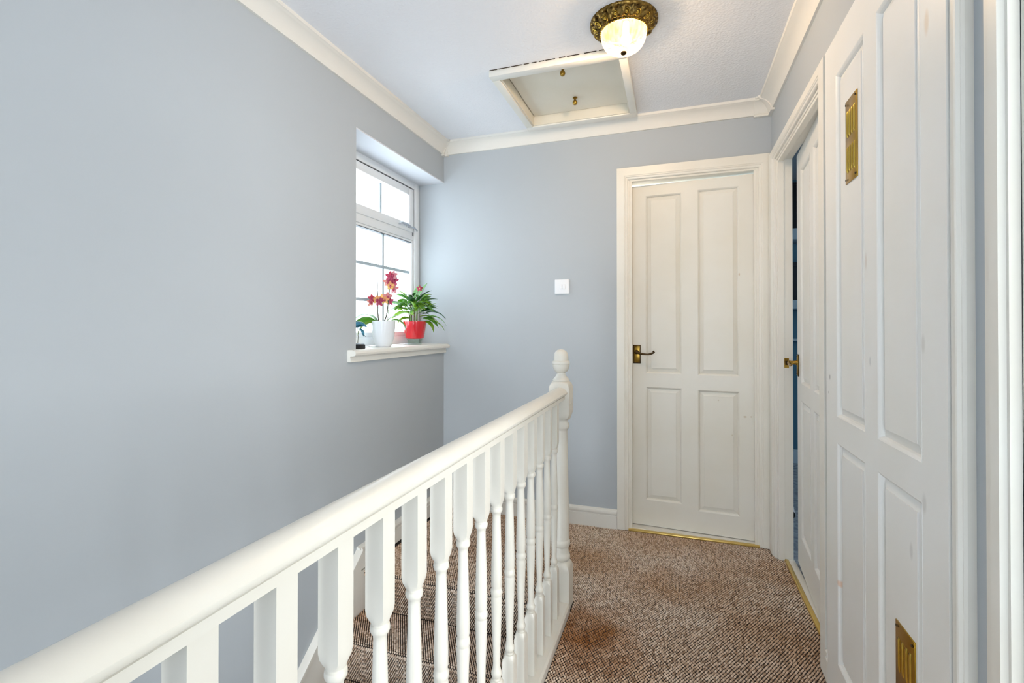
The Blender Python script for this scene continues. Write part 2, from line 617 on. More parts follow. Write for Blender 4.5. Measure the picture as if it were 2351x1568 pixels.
def loop_mesh(name, c, du, dv, nrm, parent, material):
    n = len(c)
    s = 0.88 + 0.24 * rng.random(n)
    K = 6
    ang = np.arange(K) * 2 * pi / K + 0.3
    shapes = []
    for r, h in ((1.0, 0.0), (0.86, 0.55)):
        for a in ang:
            p, q = r * cos(a) * LR * 0.80, r * sin(a) * LR * 1.16     # slanted oval loop
            shapes.append((p * cos(0.45) + q * sin(0.45), q * cos(0.45) - p * sin(0.45), h * 0.0050))
    shapes.append((0, 0, 0.0056))
    S = np.array(shapes)
    V = c[:, None, :] + s[:, None, None] * (S[None, :, 0:1] * du[:, None, :] + S[None, :, 1:2] * dv[:, None, :] + S[None, :, 2:3] * nrm[:, None, :])
    nvl = len(S)
    F4 = np.array([(k, (k + 1) % K, K + (k + 1) % K, K + k) for k in range(K)])
    F3 = np.array([(K + k, K + (k + 1) % K, 2 * K) for k in range(K)])
    off = (np.arange(n) * nvl)[:, None, None]
    q = (F4[None] + off).reshape(-1, 4)
    t = (F3[None] + off).reshape(-1, 3)
    me = bpy.data.meshes.new(name)
    me.vertices.add(n * nvl)
    me.vertices.foreach_set('co', V.reshape(-1))
    loops_idx = np.concatenate([q.reshape(-1), t.reshape(-1)])
    me.loops.add(len(loops_idx))
    me.loops.foreach_set('vertex_index', loops_idx.astype(np.int32))
    starts = np.concatenate([np.arange(len(q)) * 4, len(q) * 4 + np.arange(len(t)) * 3])
    me.polygons.add(len(q) + len(t))
    me.polygons.foreach_set('loop_start', starts.astype(np.int32))
    me.polygons.foreach_set('use_smooth', [True] * (len(q) + len(t)))
    me.update(calc_edges=True)
    me.validate()
    me.materials.append(M[material])
    o = bpy.data.objects.new(name, me)
    COL.objects.link(o)
    o.parent = parent
    o['kind'] = 'stuff'
    return o


LX0, LY0 = -0.40, 0.55
loops('carpet_loops', (LX0, LY0, -0.006), (1, 0, 0), (0, 1, 0), (0, 0, 1), XR + 0.03 - LX0, int((YB - LY0) / PY) * PY, floor, 'loop')
NXL = int((LX0 - XL - 0.02) / PX)
NYL = 2 * int((NOSE + 0.02 - LY0) / PY / 2)
loops('carpet_loops', (LX0 - NXL * PX, LY0 + NYL * PY, -0.006), (1, 0, 0), (0, 1, 0), (0, 0, 1), NXL * PX + 1e-6, int((YB - LY0) / PY) * PY - NYL * PY, floor, 'loop',
      skip=lambda u, w: (u > NXL * PX - 0.092) & (w < 0.055))

# ---- staircase going down towards the viewer
st = empty('staircase', (0, 0, 0))
struct(st, 'carpeted flight of steps going down between left wall and balustrade', 'staircase')
RIS, GO = 0.182, 0.214


def path_rows(pts):
    P = np.array(pts, float)
    seg = np.linalg.norm(np.diff(P, axis=0), axis=1)
    acc = np.concatenate([[0], np.cumsum(seg)])
    n = int(acc[-1] / PY)
    out = []
    for k in range(n):
        a = (k + 0.5) * acc[-1] / n
        i = min(np.searchsorted(acc, a) - 1, len(seg) - 1)
        t = (P[i + 1] - P[i]) / seg[i]
        out.append((P[i] + t * (a - acc[i]), t))
    return out


def step_loops(parent, x0, lu, pts):
    """rows of loops wrapped over a tread, its nosing and the riser below"""
    rows = path_rows(pts)
    c, dvs, nr = [], [], []
    nu = int(lu / PX)
    for k, (p, t) in enumerate(rows):
        for i in range(nu):
            c.append((x0 + (i + 0.25 + 0.5 * (k % 2)) * PX, p[0], p[1]))
            dvs.append((0, t[0], t[1]))
            nr.append((0, t[1], -t[0]))
    return loop_mesh('carpet_loops', np.array(c), np.array([[1.0, 0, 0]] * len(c)), np.array(dvs), np.array(nr), parent, 'loop_stair')


SX0, SX1 = XL + 0.021, WX - 0.006
for i in range(0, 13):
    yn, z = NOSE - GO * i, -RIS * i
    yb = yn + 0.05 if i == 0 else yn + GO + 0.02
    b = MB()
    prof = [(yb, z - 0.006)]
    for k in range(7):
        a = pi / 2 + pi * k / 6
        prof.append((yn + 0.016 + 0.013 * cos(a), z - 0.016 + 0.011 * sin(a)))
    prof += [(yn + 0.024, z - 0.032), (yn + 0.024, z - RIS - 0.02), (yb, z - RIS - 0.02)]
    b.loft([[(x, y, zz) for y, zz in prof] for x in (SX0, SX1)])
    s = build('step', b, 'carpet', st, smooth=50)
    if i <= 5:
        pts = [(yb - (0.0 if i else 0.045), z - 0.006)] + prof[1:8] + [(yn + 0.023, z - 0.034), (yn + 0.023, z - RIS - 0.002)]
        step_loops(s, SX0, SX1 - SX0, pts)

# wall string with moulded top edge, cut as a raked board
sl = RIS / GO


def string_z(y, off):
    return 0.063 + sl * (y - 1.86) + off


b = MB()
yt = 1.915
ys = [yt, -0.6]
b.loft([[(XL, y, string_z(y, -0.30)), (XL + 0.02, y, string_z(y, -0.30)), (XL + 0.02, y, string_z(y, -0.03)), (XL + 0.03, y, string_z(y, -0.024)),
         (XL + 0.03, y, string_z(y, -0.008)), (XL + 0.022, y, string_z(y, 0.0)), (XL, y, string_z(y, 0.004))] for y in ys])
b.box(XL, XL + 0.02, yt + 0.0002, 1.985, -0.3, 0.0)
build('stair_string', b, 'wood', st, smooth=30)

b = MB()
b.box(WX, WX + 0.03, YF, NOSE - 0.0, -2.7, -0.2)
struct(build('wall_under_landing', b, 'wall', smooth=0), 'grey wall of the stairwell below the landing edge', 'wall')
b = MB()
b.box(XL, XR, YF, NOSE + 0.3, -2.75, -2.55)
struct(build('floor_hall', b, 'carpet', smooth=0), 'dark carpeted hall floor at the foot of the stairs', 'floor')

# ---- skirting
SK = [(0, -0.004), (0.018, -0.004), (0.018, 0.068), (0.014, 0.071), (0.014, 0.076), (0.019, 0.079), (0.021, 0.087), (0.019, 0.096), (0.010, 0.102), (0, 0.104)]
struct(build('baseboard_back', MB().sweep(SK, [(XL, YB), (-0.312, YB)], side=-1), 'wood', smooth=40), 'cream moulded skirting board along the end wall', 'skirting board')
struct(build('baseboard_left', MB().sweep([(o * 1.1, z + 0.012) for o, z in SK], [(XL, 1.905), (XL, YB - 0.02)], side=-1), 'wood', smooth=40), 'cream skirting board on the left wall above the top step', 'skirting board')
struct(build('baseboard_right', MB().sweep(SK, [(XR, 1.79), (XR, 1.812)], side=1), 'wood', smooth=40), 'short stub of skirting between the ajar door and the cupboard', 'skirting board')

# ---- coving
ZB = 2.254
CV = [(0, ZB), (0.010, ZB), (0.012, ZB + 0.006)]
for k in range(9):
    a = k / 8
    CV.append((0.013 + 0.043 * (1 - cos(a * pi / 2)) * 0.55 + 0.043 * a * 0.45, ZB + 0.008 + 0.046 * (sin(a * pi / 2) * 0.55 + a * 0.45)))
CV += [(0.058, ZB + 0.056), (0.064, ZB + 0.058), (0.066, ZC), (0, ZC)]
struct(build('trim_1', MB().sweep(CV, [(XL, YF), (XL, YB)], side=-1), 'cove', smooth=30), 'cream coving along the top of the left wall', 'coving')
struct(build('trim_2', MB().sweep(CV, [(XL, YB), (XR, YB)], side=-1), 'cove', smooth=30), 'cream coving across the end wall under the loft hatch', 'coving')
struct(build('trim_3', MB().sweep(CV, [(XR, YF), (XR, YB)], side=1), 'cove', smooth=30), 'cream coving along the top of the right wall', 'coving')
CB = [(0, ZB - 0.010), (0.018, ZB - 0.010), (0.018, ZB - 0.002), (0.014, ZB + 0.002)] + [(o + 0.006, z - 0.001) for o, z in CV[3:12]] + \
     [(0.068, ZB + 0.054), (0.068, ZB + 0.060), (0.076, ZB + 0.062), (0.076, ZC), (0, ZC)]
struct(build('trim_4', MB().sweep(CB, [(XL, YB - 0.035), (XL, YB), (XL + 0.035, YB)], side=-1), 'cove', smooth=30), 'small moulded corner piece of coving above the window', 'coving')
struct(build('trim_5', MB().sweep(CB, [(XR - 0.085, YB), (XR, YB), (XR, YB - 0.085)], side=-1), 'cove', smooth=30), 'moulded corner block of coving above the ajar door', 'coving')

# ------------------------------------------------------------------ panelled doors


def door_leaf(parent, w, h, panels, th=0.035, name='leaf', material='door', proud=0.0):
    """local frame: x 0..w, z 0..h, front face at y=0 facing -y"""
    xs = sorted({0.0, w} | {p[0] for p in panels} | {p[1] for p in panels})
    b = MB()
    cols = sorted({(p[0], p[1]) for p in panels})
    # stiles (full height between panel columns)
    edges = [0.0] + [e for c in cols for e in c] + [w]
    for k in range(0, len(edges), 2):
        b.box(edges[k], edges[k + 1], 0, th, 0, h)
    for c in cols:
        rows = sorted((p[2], p[3]) for p in panels if (p[0], p[1]) == c)
        ze = [0.0] + [e for r in rows for e in r] + [h]
        for k in range(0, len(ze), 2):
            b.box(c[0], c[1], 0, th, ze[k], ze[k + 1])
    leaf = build(name, b, material, parent, smooth=0)
    for (x0, x1, z0, z1) in panels:
        pb = MB()
        prof = [(0.0, -0.0006), (0.003, 0.001), (0.007, 0.0045), (0.009, 0.009), (0.0095, 0.0115), (0.030, 0.006), (0.0305, 0.0035)]
        rings = [[(x0 + i, d, z0 + i), (x1 - i, d, z0 + i), (x1 - i, d, z1 - i), (x0 + i, d, z1 - i)] for i, d in prof]
        back = [(x0, th * 0.8, z0), (x1, th * 0.8, z0), (x1, th * 0.8, z1), (x0, th * 0.8, z1)]
        pb.loft([back] + rings)
        build('panel', pb, material, leaf, smooth=0)
    return leaf


def lever_handle(parent, x, z, direction, name='handle'):
    """plate on the front face (facing -y) with a lever pointing along direction (+1/-1 in x)"""
    h = empty(name)
    h.parent = parent
    h.location = (x, 0, z)
    b = MB().box(-0.021, 0.021, -0.004, 0, -0.053, 0.053)
    build('plate_border', b, 'brass_dark', h, bevel=0.0015, smooth=40)
    b = MB().box(-0.0165, 0.0165, -0.0062, -0.003, -0.048, 0.048)
    build('plate', b, 'brass', h, bevel=0.001, smooth=40)
    b = MB()
    for sx in (-1, 1):
        for sz in (-1, 1):
            b.lathe([(0.0001, 0), (0.0026, 0), (0.0022, 0.0012), (0.0001, 0.0016)], 10)
            n = 40
            for q in range(len(b.v) - n, len(b.v)):
                vx, vy, vz = b.v[q]
                b.v[q] = (vx + sx * 0.0112, -0.0060 - vz, vy + sz * 0.041)
    build('screws', b, 'brass_dark', h)
    b = MB()
    prof = [(0.0125, 0.004), (0.0125, 0.009), (0.0095, 0.014), (0.0085, 0.030), (0.0095, 0.036), (0.0088, 0.043), (0.004, 0.046)]
    b.lathe(prof, 16)
    b.v = [(vx, -vz, vy + 0.012) for vx, vy, vz in b.v]
    pts = [(direction * t * 0.1, -0.040 - 0.004 * sin(t * 3), 0.012 - 0.010 * sin(t * pi * 0.85) + (0.006 * max(0, (t - 0.75) * 4))) for t in [k / 10 for k in range(11)]]
    pts.append((direction * 0.097, -0.044, 0.021))
    pts.append((direction * 0.091, -0.044, 0.019))
    rad = [0.008, 0.0072, 0.0065, 0.006, 0.0055, 0.0052, 0.005, 0.005, 0.0052, 0.0055, 0.0055, 0.005, 0.003]
    b.tube(pts, rad, 10)
    build('lever', b, 'brass_dark' if name == 'handle' else 'brass', h)
    return h


AR = [(0, 0), (0.018, 0.0), (0.018, 0.040), (0.0155, 0.043), (0.0155, 0.047), (0.012, 0.050), (0.011, 0.057), (0.008, 0.060), (0, 0.060)]
# (thickness out of the wall, distance from the outer edge)


def architrave(parent, x0, x1, ztop, z0=0.0, wl=0.06, wr=0.06, wt=0.065, material='wood'):
    """local frame like door_leaf: wall face at y=0 facing -y; opening x0..x1"""
    def prof(w):
        return [(t, d * w / 0.06) for t, d in AR]
    # legs mitred with the head at the top corners
    b = MB()
    b.loft([[(x0 - wl + d, -t, z0) for t, d in prof(wl)], [(x0 - wl + d, -t, ztop + wt - d / wl * wt) for t, d in prof(wl)]])
    build('architrave_leg', b, material, parent, smooth=20)
    b = MB()
    b.loft([[(x1 + wr - d, -t, z0) for t, d in prof(wr)], [(x1 + wr - d, -t, ztop + wt - d / wr * wt) for t, d in prof(wr)]])
    build('architrave_leg', b, material, parent, smooth=20)
    b = MB()
    pt = prof(wt)
    b.loft([[(x0 - wl + pd / wt * wl, -t, ztop + wt - pd) for t, pd in pt], [(x1 + wr - pd / wt * wr, -t, ztop + wt - pd) for t, pd in pt]])
    build('architrave_head', b, material, parent, smooth=20)


def lining(parent, x0, x1, ztop, depth, stop_y, material='wood', head_stop=True):
    b = MB()
    b.box(x0 - 0.002, x0 + 0.012, 0, depth, 0, ztop)
    b.box(x1 - 0.012, x1 + 0.002, 0, depth, 0, ztop)
    b.box(x0 + 0.012, x1 - 0.012, 0, depth, ztop - 0.012, ztop + 0.002)
    build('lining', b, material, parent, smooth=0, bevel=0.0015)
    b = MB()
    b.box(x0 + 0.011, x0 + 0.023, 0.004, stop_y, 0, ztop - 0.012)
    b.box(x1 - 0.023, x1 - 0.011, 0.004, stop_y, 0, ztop - 0.012)
    if head_stop:
        b.box(x0 + 0.023, x1 - 0.023, 0.004, stop_y, ztop - 0.024, ztop - 0.011)
    build('door_stop', b, material, parent, smooth=0, bevel=0.0015)


# door_1: end-wall door, hinged on the right, standing slightly open into the room behind
d1 = empty('door_1', (0, YB, 0))
struct(d1, 'cream four-panel door in the end wall with a brass lever handle', 'door')
architrave(d1, -0.250, 0.418, 1.982, wl=0.061, wr=0.055, wt=0.066, material='wood_aged')
lining(d1, -0.252, 0.42, 1.984, 0.09, 0.020, 'wood_aged', head_stop=False)
lf = empty('leaf_pivot', (0.406, 0.030, 0.012), radians(-3.2))
lf.parent = d1
LW = 0.648
pan1 = [(0.083, 0.278, 0.145, 0.790), (0.083, 0.278, 0.868, 1.885), (0.362, 0.570, 0.118, 0.785), (0.362, 0.570, 0.866, 1.890)]
leaf1 = door_leaf(d1, LW, 1.946, pan1, material='door_aged')
leaf1.location = (0.406, 0.030, 0.014)
bpy.data.objects.remove(lf)
leaf1.rotation_euler = (0, 0, radians(-3.4))
# shift so that the hinge edge (x=LW) is at the pivot
R = Matrix.Rotation(radians(-3.4), 4, 'Z')
off = R @ Vector((LW, 0, 0))
leaf1.location = (0.4065 - off.x, 0.026 - off.y, 0.014)
h1 = lever_handle(d1, 0, 0, 1)
p = R @ Vector((0.034, 0, 0))
h1.location = (leaf1.location.x + p.x, leaf1.location.y + p.y, 0.990)
h1.rotation_euler = (0, 0, radians(-3.4))
build('threshold_strip', MB().box(-0.25, 0.418, -0.014, 0.012, -0.004, 0.006), 'gold_strip', d1, bevel=0.003)
build('threshold_board', MB().box(-0.25, 0.418, 0.010, 0.09, -0.012, 0.010), 'wood', d1)

# door_2: right-hand door standing ajar into the teal room (local x runs towards -Y, front faces -X)
d2 = empty('door_2', (XR, 0, 0), radians(-90))
# local (x, y, z) -> world (XR + y, -x, z)
struct(d2, 'cream panelled door on the right standing ajar into a teal room', 'door')
architrave(d2, -2.69, -1.90, 1.985, wl=0.085, wr=0.085, wt=0.045)
lining(d2, -2.69, -1.90, 1.986, T, 0.03)
L2 = 0.745
pan2 = [(0.105, 0.335, 0.15, 0.79), (0.105, 0.335, 0.87, 1.87), (0.41, 0.64, 0.15, 0.79), (0.41, 0.64, 0.87, 1.87)]
leaf2 = door_leaf(d2, L2, 1.965, pan2)
A2 = radians(3.9)
R2 = Matrix.Rotation(A2 * -1, 4, 'Z')
off = R2 @ Vector((L2, 0, 0))
leaf2.rotation_euler = (0, 0, -A2)
leaf2.location = (-1.915 - off.x, 0.034 - off.y, 0.012)
h2 = lever_handle(d2, 0, 0, 1, 'lever_set')
p = R2 @ Vector((0.032, 0, 0))
h2.location = (leaf2.location.x + p.x, leaf2.location.y + p.y, 0.962)
h2.rotation_euler = (0, 0, -A2)
b = MB().box(-2.6783, -2.6765, 0.030, 0.052, 0.945, 0.992)
kp = build('strike_plate', b, 'brass', d2)
build('latch_hole', MB().box(-2.6768, -2.6758, 0.036, 0.046, 0.958, 0.978), 'brass_dark', kp)
build('threshold_strip', MB().box(-2.675, -1.91, 0.028, 0.046, -0.006, 0.007), 'gold_strip', d2, bevel=0.003)
build('threshold_board', MB().box(-2.675, -1.91, 0.046, 0.074, -0.010, 0.006), 'wood', d2, bevel=0.002)

# door_3: tall cupboard door with two brass vents
d3 = empty('door_3', (XR, 0, 0), radians(-90))
struct(d3, 'tall cream four-panel cupboard door with two brass vents nearest on right', 'door')
C0, C1 = -1.79, -1.064
CW = C1 - C0
pan3 = [(1.79 - 1.683, 1.79 - 1.460, 0.125, 0.790), (1.79 - 1.683, 1.79 - 1.460, 0.868, 1.895),
        (1.79 - 1.377, 1.79 - 1.160, 0.125, 0.790), (1.79 - 1.377, 1.79 - 1.160, 0.868, 1.895)]
leaf3 = door_leaf(d3, CW, 2.018, pan3, th=0.034, material='door_marked')
leaf3.location = (C0, -0.018, 0.006)
b = MB()
b.loft([[(-1.062 + d, -t, z) for t, d in ((0, 0), (0.014, 0), (0.014, 0.026), (0.020, 0.029), (0.023, 0.033), (0.022, 0.037), (0.017, 0.040), (0.0165, 0.042), (0.012, 0.0445), (0, 0.045))] for z in (-0.004, 2.25)])
build('frame_moulding', b, 'wood', d3, smooth=25)


def vent(parent, x, ztop, w=0.090, h=0.234):
    v = empty('vent')
    v.parent = parent
    v.location = (x, 0.0, ztop)
    build('plate', MB().box(0, w, -0.003, 0, -h, 0), 'brass_vent', v, bevel=0.0008)
    for zz in (-h * 0.135, -h * 0.565):
        for k in range(4):
            cx = w * (0.2 + 0.2 * k)
            hh = h * 0.32
            rings = []
            for t in (0, 0.08, 0.2, 0.5, 0.8, 0.92, 1):
                e = 0.0030 if 0.05 < t < 0.95 else 0.0006
                rings.append([(cx + 0.0042 * cos(a), -0.003 - e * sin(a), zz - hh * t) for a in [pi * q / 6 for q in range(7)]] + [(cx - 0.0042, -0.002, zz - hh * t), (cx + 0.0042, -0.002, zz - hh * t)])
            build('louvre', MB().loft(rings), 'brass_bright', v, smooth=60)
            build('slot', MB().box(cx - 0.0075, cx - 0.0043, -0.0034, -0.002, zz - hh * 0.95, zz - hh * 0.05), 'brass_dark', v)
    for sx in (0.09, 0.91):
        for sz in (-0.045, -0.955):
            b = MB().lathe([(0.0001, 0), (0.0032, 0), (0.0028, 0.0015), (0.0001, 0.002)], 10)
            b.v = [(vx + w * sx, -0.004 - vz, vy + h * sz) for vx, vy, vz in b.v]
            build('screw', b, 'brass_dark', v)
    return v


vent(d3, -1.602, 1.782).location.y = -0.0142
vent(d3, -1.288, 0.496).location.y = -0.0142

# door_4: frame of the nearest doorway at the right edge
d4 = empty('door_4', (XR, 0, 0), radians(-90))
struct(d4, 'cream door frame at the extreme right edge', 'door')
b = MB()
b.loft([[(-0.966 + d, -t, z) for t, d in ((0, 0), (0.012, 0), (0.012, 0.026), (0.022, 0.030), (0.022, 0.052), (0.014, 0.056), (0.014, 0.062), (0, 0.063))] for z in (-0.004, 2.05)])
build('architrave_leg', b, 'wood', d4, smooth=25)
b = MB()
b.loft([[(-0.13 + d, -t, z) for t, d in ((0, 0), (0.014, 0), (0.022, 0.010), (0.022, 0.052), (0.012, 0.062), (0, 0.063))] for z in (-0.004, 2.05)])
build('architrave_leg', b, 'wood', d4, smooth=25)
build('architrave_head', MB().box(-0.954, -0.067, -0.02, 0, 1.985, 2.05), 'wood', d4)
lining(d4, -0.90, -0.12, 1.986, T, 0.03)
# the doorway stands open: side room, its unseen window added to light the landing
b = MB()
b.box(2.6, 2.68, -1.6, -1.55, -0.02, 2.4)
b.box(2.6, 2.68, 0.35, 0.95, -0.02, 2.4)
b.box(2.6, 2.68, -1.55, 0.35, -0.02, 0.55)
b.box(2.6, 2.68, -1.55, 0.35, 2.15, 2.4)
b.box(XR + T, 2.68, 0.90, 0.949, -0.02, 2.4)
b.box(XR + T, 2.68, -1.68, -1.6, -0.02, 2.4)
struct(build('wall_side_room', b, 'whitewall', smooth=0), 'white walls of the room opening off the landing', 'wall')
struct(build('ceiling_side_room', MB().box(XR + T, 2.68, -1.68, 0.949, 2.36, 2.42), 'whitewall', smooth=0), 'white ceiling of the room opening off the landing', 'ceiling')
struct(build('floor_side_room', MB().box(XR + 0.062, 2.68, -1.68, 0.949, -0.06, -0.004), 'grey_carpet', smooth=0), 'carpet of the room opening off the landing', 'floor')

# ------------------------------------------------------------------ window and sill
wn = empty('window_1', (-1.60, 0, 0))
struct(wn, 'white framed window with glazing bars deep in the left wall', 'window')
# world x = -1.60 + local x (negative = outwards)
WY0, WY1, WZ0, WZ1 = 1.90, 2.798, 1.042, 2.080
b = MB()
FW = 0.055
b.box(-0.07, 0.010, WY0, WY0 + FW, WZ0, WZ1)
b.box(-0.07, 0.010, WY1 - FW, WY1, WZ0, WZ1)
b.box(-0.07, 0.010, WY0 + FW, WY1 - FW, WZ1 - 0.045, WZ1)
b.box(-0.07, 0.010, WY0 + FW, WY1 - FW, WZ0, WZ0 + 0.05)
build('outer_frame', b, 'plastic', wn, bevel=0.004)
b = MB()
b.box(-0.07, 0.004, WY0 + FW, WY1 - FW, 1.705, 1.755)
build('transom', b, 'plastic', wn, bevel=0.004)
b = MB()
b.box(-0.07, 0.004, 2.06, 2.13, WZ0 + 0.05, 1.705)
build('mullion', b, 'plastic', wn, bevel=0.004)
# top-hung sash
sa = empty('sash')
sa.parent = wn
b = MB()
SY0, SY1, SZ0, SZ1 = WY0 + FW + 0.004, WY1 - FW - 0.022, 1.752, 2.028
b.box(-0.055, 0.012, SY0, SY0 + 0.05, SZ0, SZ1)
b.box(-0.055, 0.012, SY1 - 0.05, SY1, SZ0, SZ1)
b.box(-0.055, 0.012, SY0 + 0.05, SY1 - 0.05, SZ1 - 0.046, SZ1)
b.box(-0.055, 0.012, SY0 + 0.05, SY1 - 0.05, SZ0, SZ0 + 0.05)
build('sash_frame', b, 'plastic', sa, bevel=0.004)
b = MB()
b.box(-0.02, 0.006, SY1, SY1 + 0.010, SZ0 - 0.02, SZ1 + 0.006)
b.box(-0.02, 0.006, SY0, SY1, SZ1, SZ1 + 0.006)
build('gasket', b, 'gasket', sa)
bars = []
b = MB().box(-0.030, -0.018, 2.3935, 2.4105, SZ0 + 0.05, SZ1 - 0.046)
build('glazing_bar', b, 'bar', sa)
for (a0, a1) in ((SY0 + 0.05, 2.395), (2.409, SY1 - 0.05)):
    build('pane', MB().box(-0.026, -0.022, a0, a1, SZ0 + 0.05, SZ1 - 0.046), 'glass', sa, smooth=0)
# fixed light below: three rows of two panes, and a narrow side light
LZ0, LZ1 = WZ0 + 0.05, 1.705
BY0, BY1 = 2.13, WY1 - FW
b = MB()
b.box(-0.055, 0.0, BY0, BY0 + 0.022, LZ0, LZ1)
b.box(-0.055, 0.0, BY1 - 0.024, BY1, LZ0, LZ1)
b.box(-0.055, 0.0, BY0 + 0.022, BY1 - 0.024, LZ1 - 0.014, LZ1)
b.box(-0.055, 0.0, BY0 + 0.022, BY1 - 0.024, LZ0, LZ0 + 0.025)
build('bead', b, 'plastic', wn, bevel=0.003)
b = MB()
b.box(-0.030, -0.001, BY0 + 0.024, BY1 - 0.026, LZ1 - 0.017, LZ1 - 0.0142)
build('gasket', b, 'gasket', wn)
yy = [BY0 + 0.022, 2.428, BY1 - 0.024]
zz = [LZ0 + 0.025, 1.298, 1.498, LZ1 - 0.014]
for k in (1, 2):
    build('glazing_bar', MB().box(-0.030, -0.018, yy[0], yy[2], zz[k] - 0.0085, zz[k] + 0.0085), 'bar', wn)
for k in range(3):
    build('glazing_bar', MB().box(-0.030, -0.018, yy[1] - 0.0085, yy[1] + 0.0085, zz[k] + (0.007 if k else 0), zz[k + 1] - (0.007 if k < 2 else 0)), 'bar', wn)
    for q in range(2):
        build('pane', MB().box(-0.026, -0.022, yy[q] + (0.007 if q else 0), yy[q + 1] - (0.007 if not q else 0), zz[k] + (0.007 if k else 0), zz[k + 1] - (0.007 if k < 2 else 0)), 'glass', wn, smooth=0)
build('pane', MB().box(-0.026, -0.022, WY0 + FW, 2.06, LZ0, LZ1), 'glass', wn, smooth=0)
# latch and stay
h = empty('latch')
h.parent = wn
h.location = (0.012, 2.62, 1.778)
b = MB()
b.tube([(0.0, 0.03, 0.0), (0.016, 0.03, 0.0), (0.02, 0.0, 0.004), (0.018, -0.06, 0.006), (0.014, -0.085, -0.002)], [0.008, 0.008, 0.0075, 0.006, 0.004], 10)
build('grip', b, 'silver', h)
build('mount', MB().box(0, 0.006, 0.012, 0.055, -0.018, 0.014), 'plastic', h, bevel=0.002)
b = MB()
b.tube([(0.014, 0.045, 0.0), (0.02, 0.08, 0.0), (0.012, 0.125, -0.010)], 0.005, 8)
build('stay', b, 'silver', h)

# painted reveal soffit
build('reveal_soffit', MB().box(-0.02, 0.188, 1.896, 2.80, 2.076, 2.084), 'reveal', wn)
# sill
sp = [(-0.012, 1.040), (0.205, 1.040), (0.220, 1.0385), (0.230, 1.033), (0.234, 1.025), (0.231, 1.016), (0.222, 1.012), (0.205, 1.0105),
      (0.203, 1.006), (0.206, 1.000), (0.206, 0.984), (0.180, 0.984), (0.180, 0.990), (-0.012, 0.990)]
b = MB()
b.loft([[(x, y, z) for x, z in sp] for y in (1.897, 2.799)])
sill = build('sill', b, 'wood', wn, smooth=40)
horn = [(0.188, 1.040)] + sp[1:11] + [(0.188, 0.984)]
b = MB().loft([[(x, y, z) for x, z in horn] for y in (1.835, 1.8968)])
build('sill_horn', b, 'wood', sill, smooth=40)

# ------------------------------------------------------------------ balustrade
bal = empty('balustrade', (-0.442, 1.9, 0))
tag(bal, 'cream painted balustrade with turned spindles along the stairwell', 'balustrade')
# children are given in world coordinates relative to the balustrade's origin
OX, OY = -0.442, 1.9
HR = [(0.0205, 0.851), (0.0205, 0.8645), (0.0165, 0.8665), (0.0165, 0.8695), (0.0285, 0.8715), (0.031, 0.8755), (0.0305, 0.8805), (0.028, 0.883), (0.0255, 0.887),
      (0.0195, 0.8925), (0.0105, 0.897), (0.0, 0.8985)]
prof = HR + [(-x, z) for x, z in HR[-2::-1]]
b = MB().loft([[(x, y - OY, z) for x, z in prof] for y in (YF, 1.9165)])
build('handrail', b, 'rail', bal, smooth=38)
BR = [(-0.040, -0.02), (0.040, -0.02), (0.040, 0.022), (0.034, 0.030), (-0.034, 0.030), (-0.040, 0.022)]
b = MB().loft([[(x, y - OY, z) for x, z in BR] for y in (YF, 1.9165)])
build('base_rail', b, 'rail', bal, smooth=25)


def turned(rings, n=24):
    """rings: (z, half-size, squareness 0..1)"""
    out = []
    for z, r, q in rings:
        ring = []
        for k in range(n):
            a = 2 * pi * (k + 0.5) / n + pi / 4 - pi / n
            cx, cy = cos(a), sin(a)
            m = max(abs(cx), abs(cy))
            s = (1 - q) + q / m
            ring.append((r * cx * s, r * cy * s, z))
        out.append(ring)
    return MB().loft(out)


HB = 0.0163
spin = [(0.030, HB, 1), (0.205, HB, 1), (0.214, HB * 0.99, 0.72), (0.2205, HB * 0.93, 0.3), (0.225, HB * 0.86, 0.0), (0.2255, 0.0105, 0), (0.231, 0.0105, 0), (0.234, 0.0125, 0), (0.239, 0.0142, 0),
        (0.245, 0.0138, 0), (0.249, 0.0118, 0), (0.258, 0.0098, 0), (0.275, 0.0095, 0), (0.32, 0.0108, 0), (0.38, 0.0128, 0), (0.425, 0.0142, 0), (0.437, 0.0146, 0), (0.4415, 0.0135, 0),
        (0.443, 0.0135, 0), (0.446, 0.0150, 0), (0.452, 0.0155, 0), (0.458, 0.0150, 0), (0.461, 0.0132, 0), (0.465, 0.0132, 0), (0.470, 0.0144, 0), (0.50, 0.0144, 0), (0.56, 0.0130, 0), (0.62, 0.0113, 0), (0.650, 0.0106, 0),
        (0.657, 0.0113, 0), (0.660, 0.0135, 0), (0.6635, 0.0152, 0), (0.668, 0.0157, 0), (0.6725, 0.0150, 0), (0.675, 0.0128, 0), (0.6765, 0.0128, 0),
        (0.677, HB * 0.86, 0.0), (0.682, HB * 0.94, 0.3), (0.689, HB * 0.99, 0.72), (0.699, HB, 1), (0.852, HB, 1)]
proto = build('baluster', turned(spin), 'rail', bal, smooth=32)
ks = list(range(-3, 14))
for q, k in enumerate(ks):
    y = 0.43 + HB + 0.105 * k
    o = proto if q == 0 else copy_to(proto, bal)
    o.location = (0, y - OY, 0)

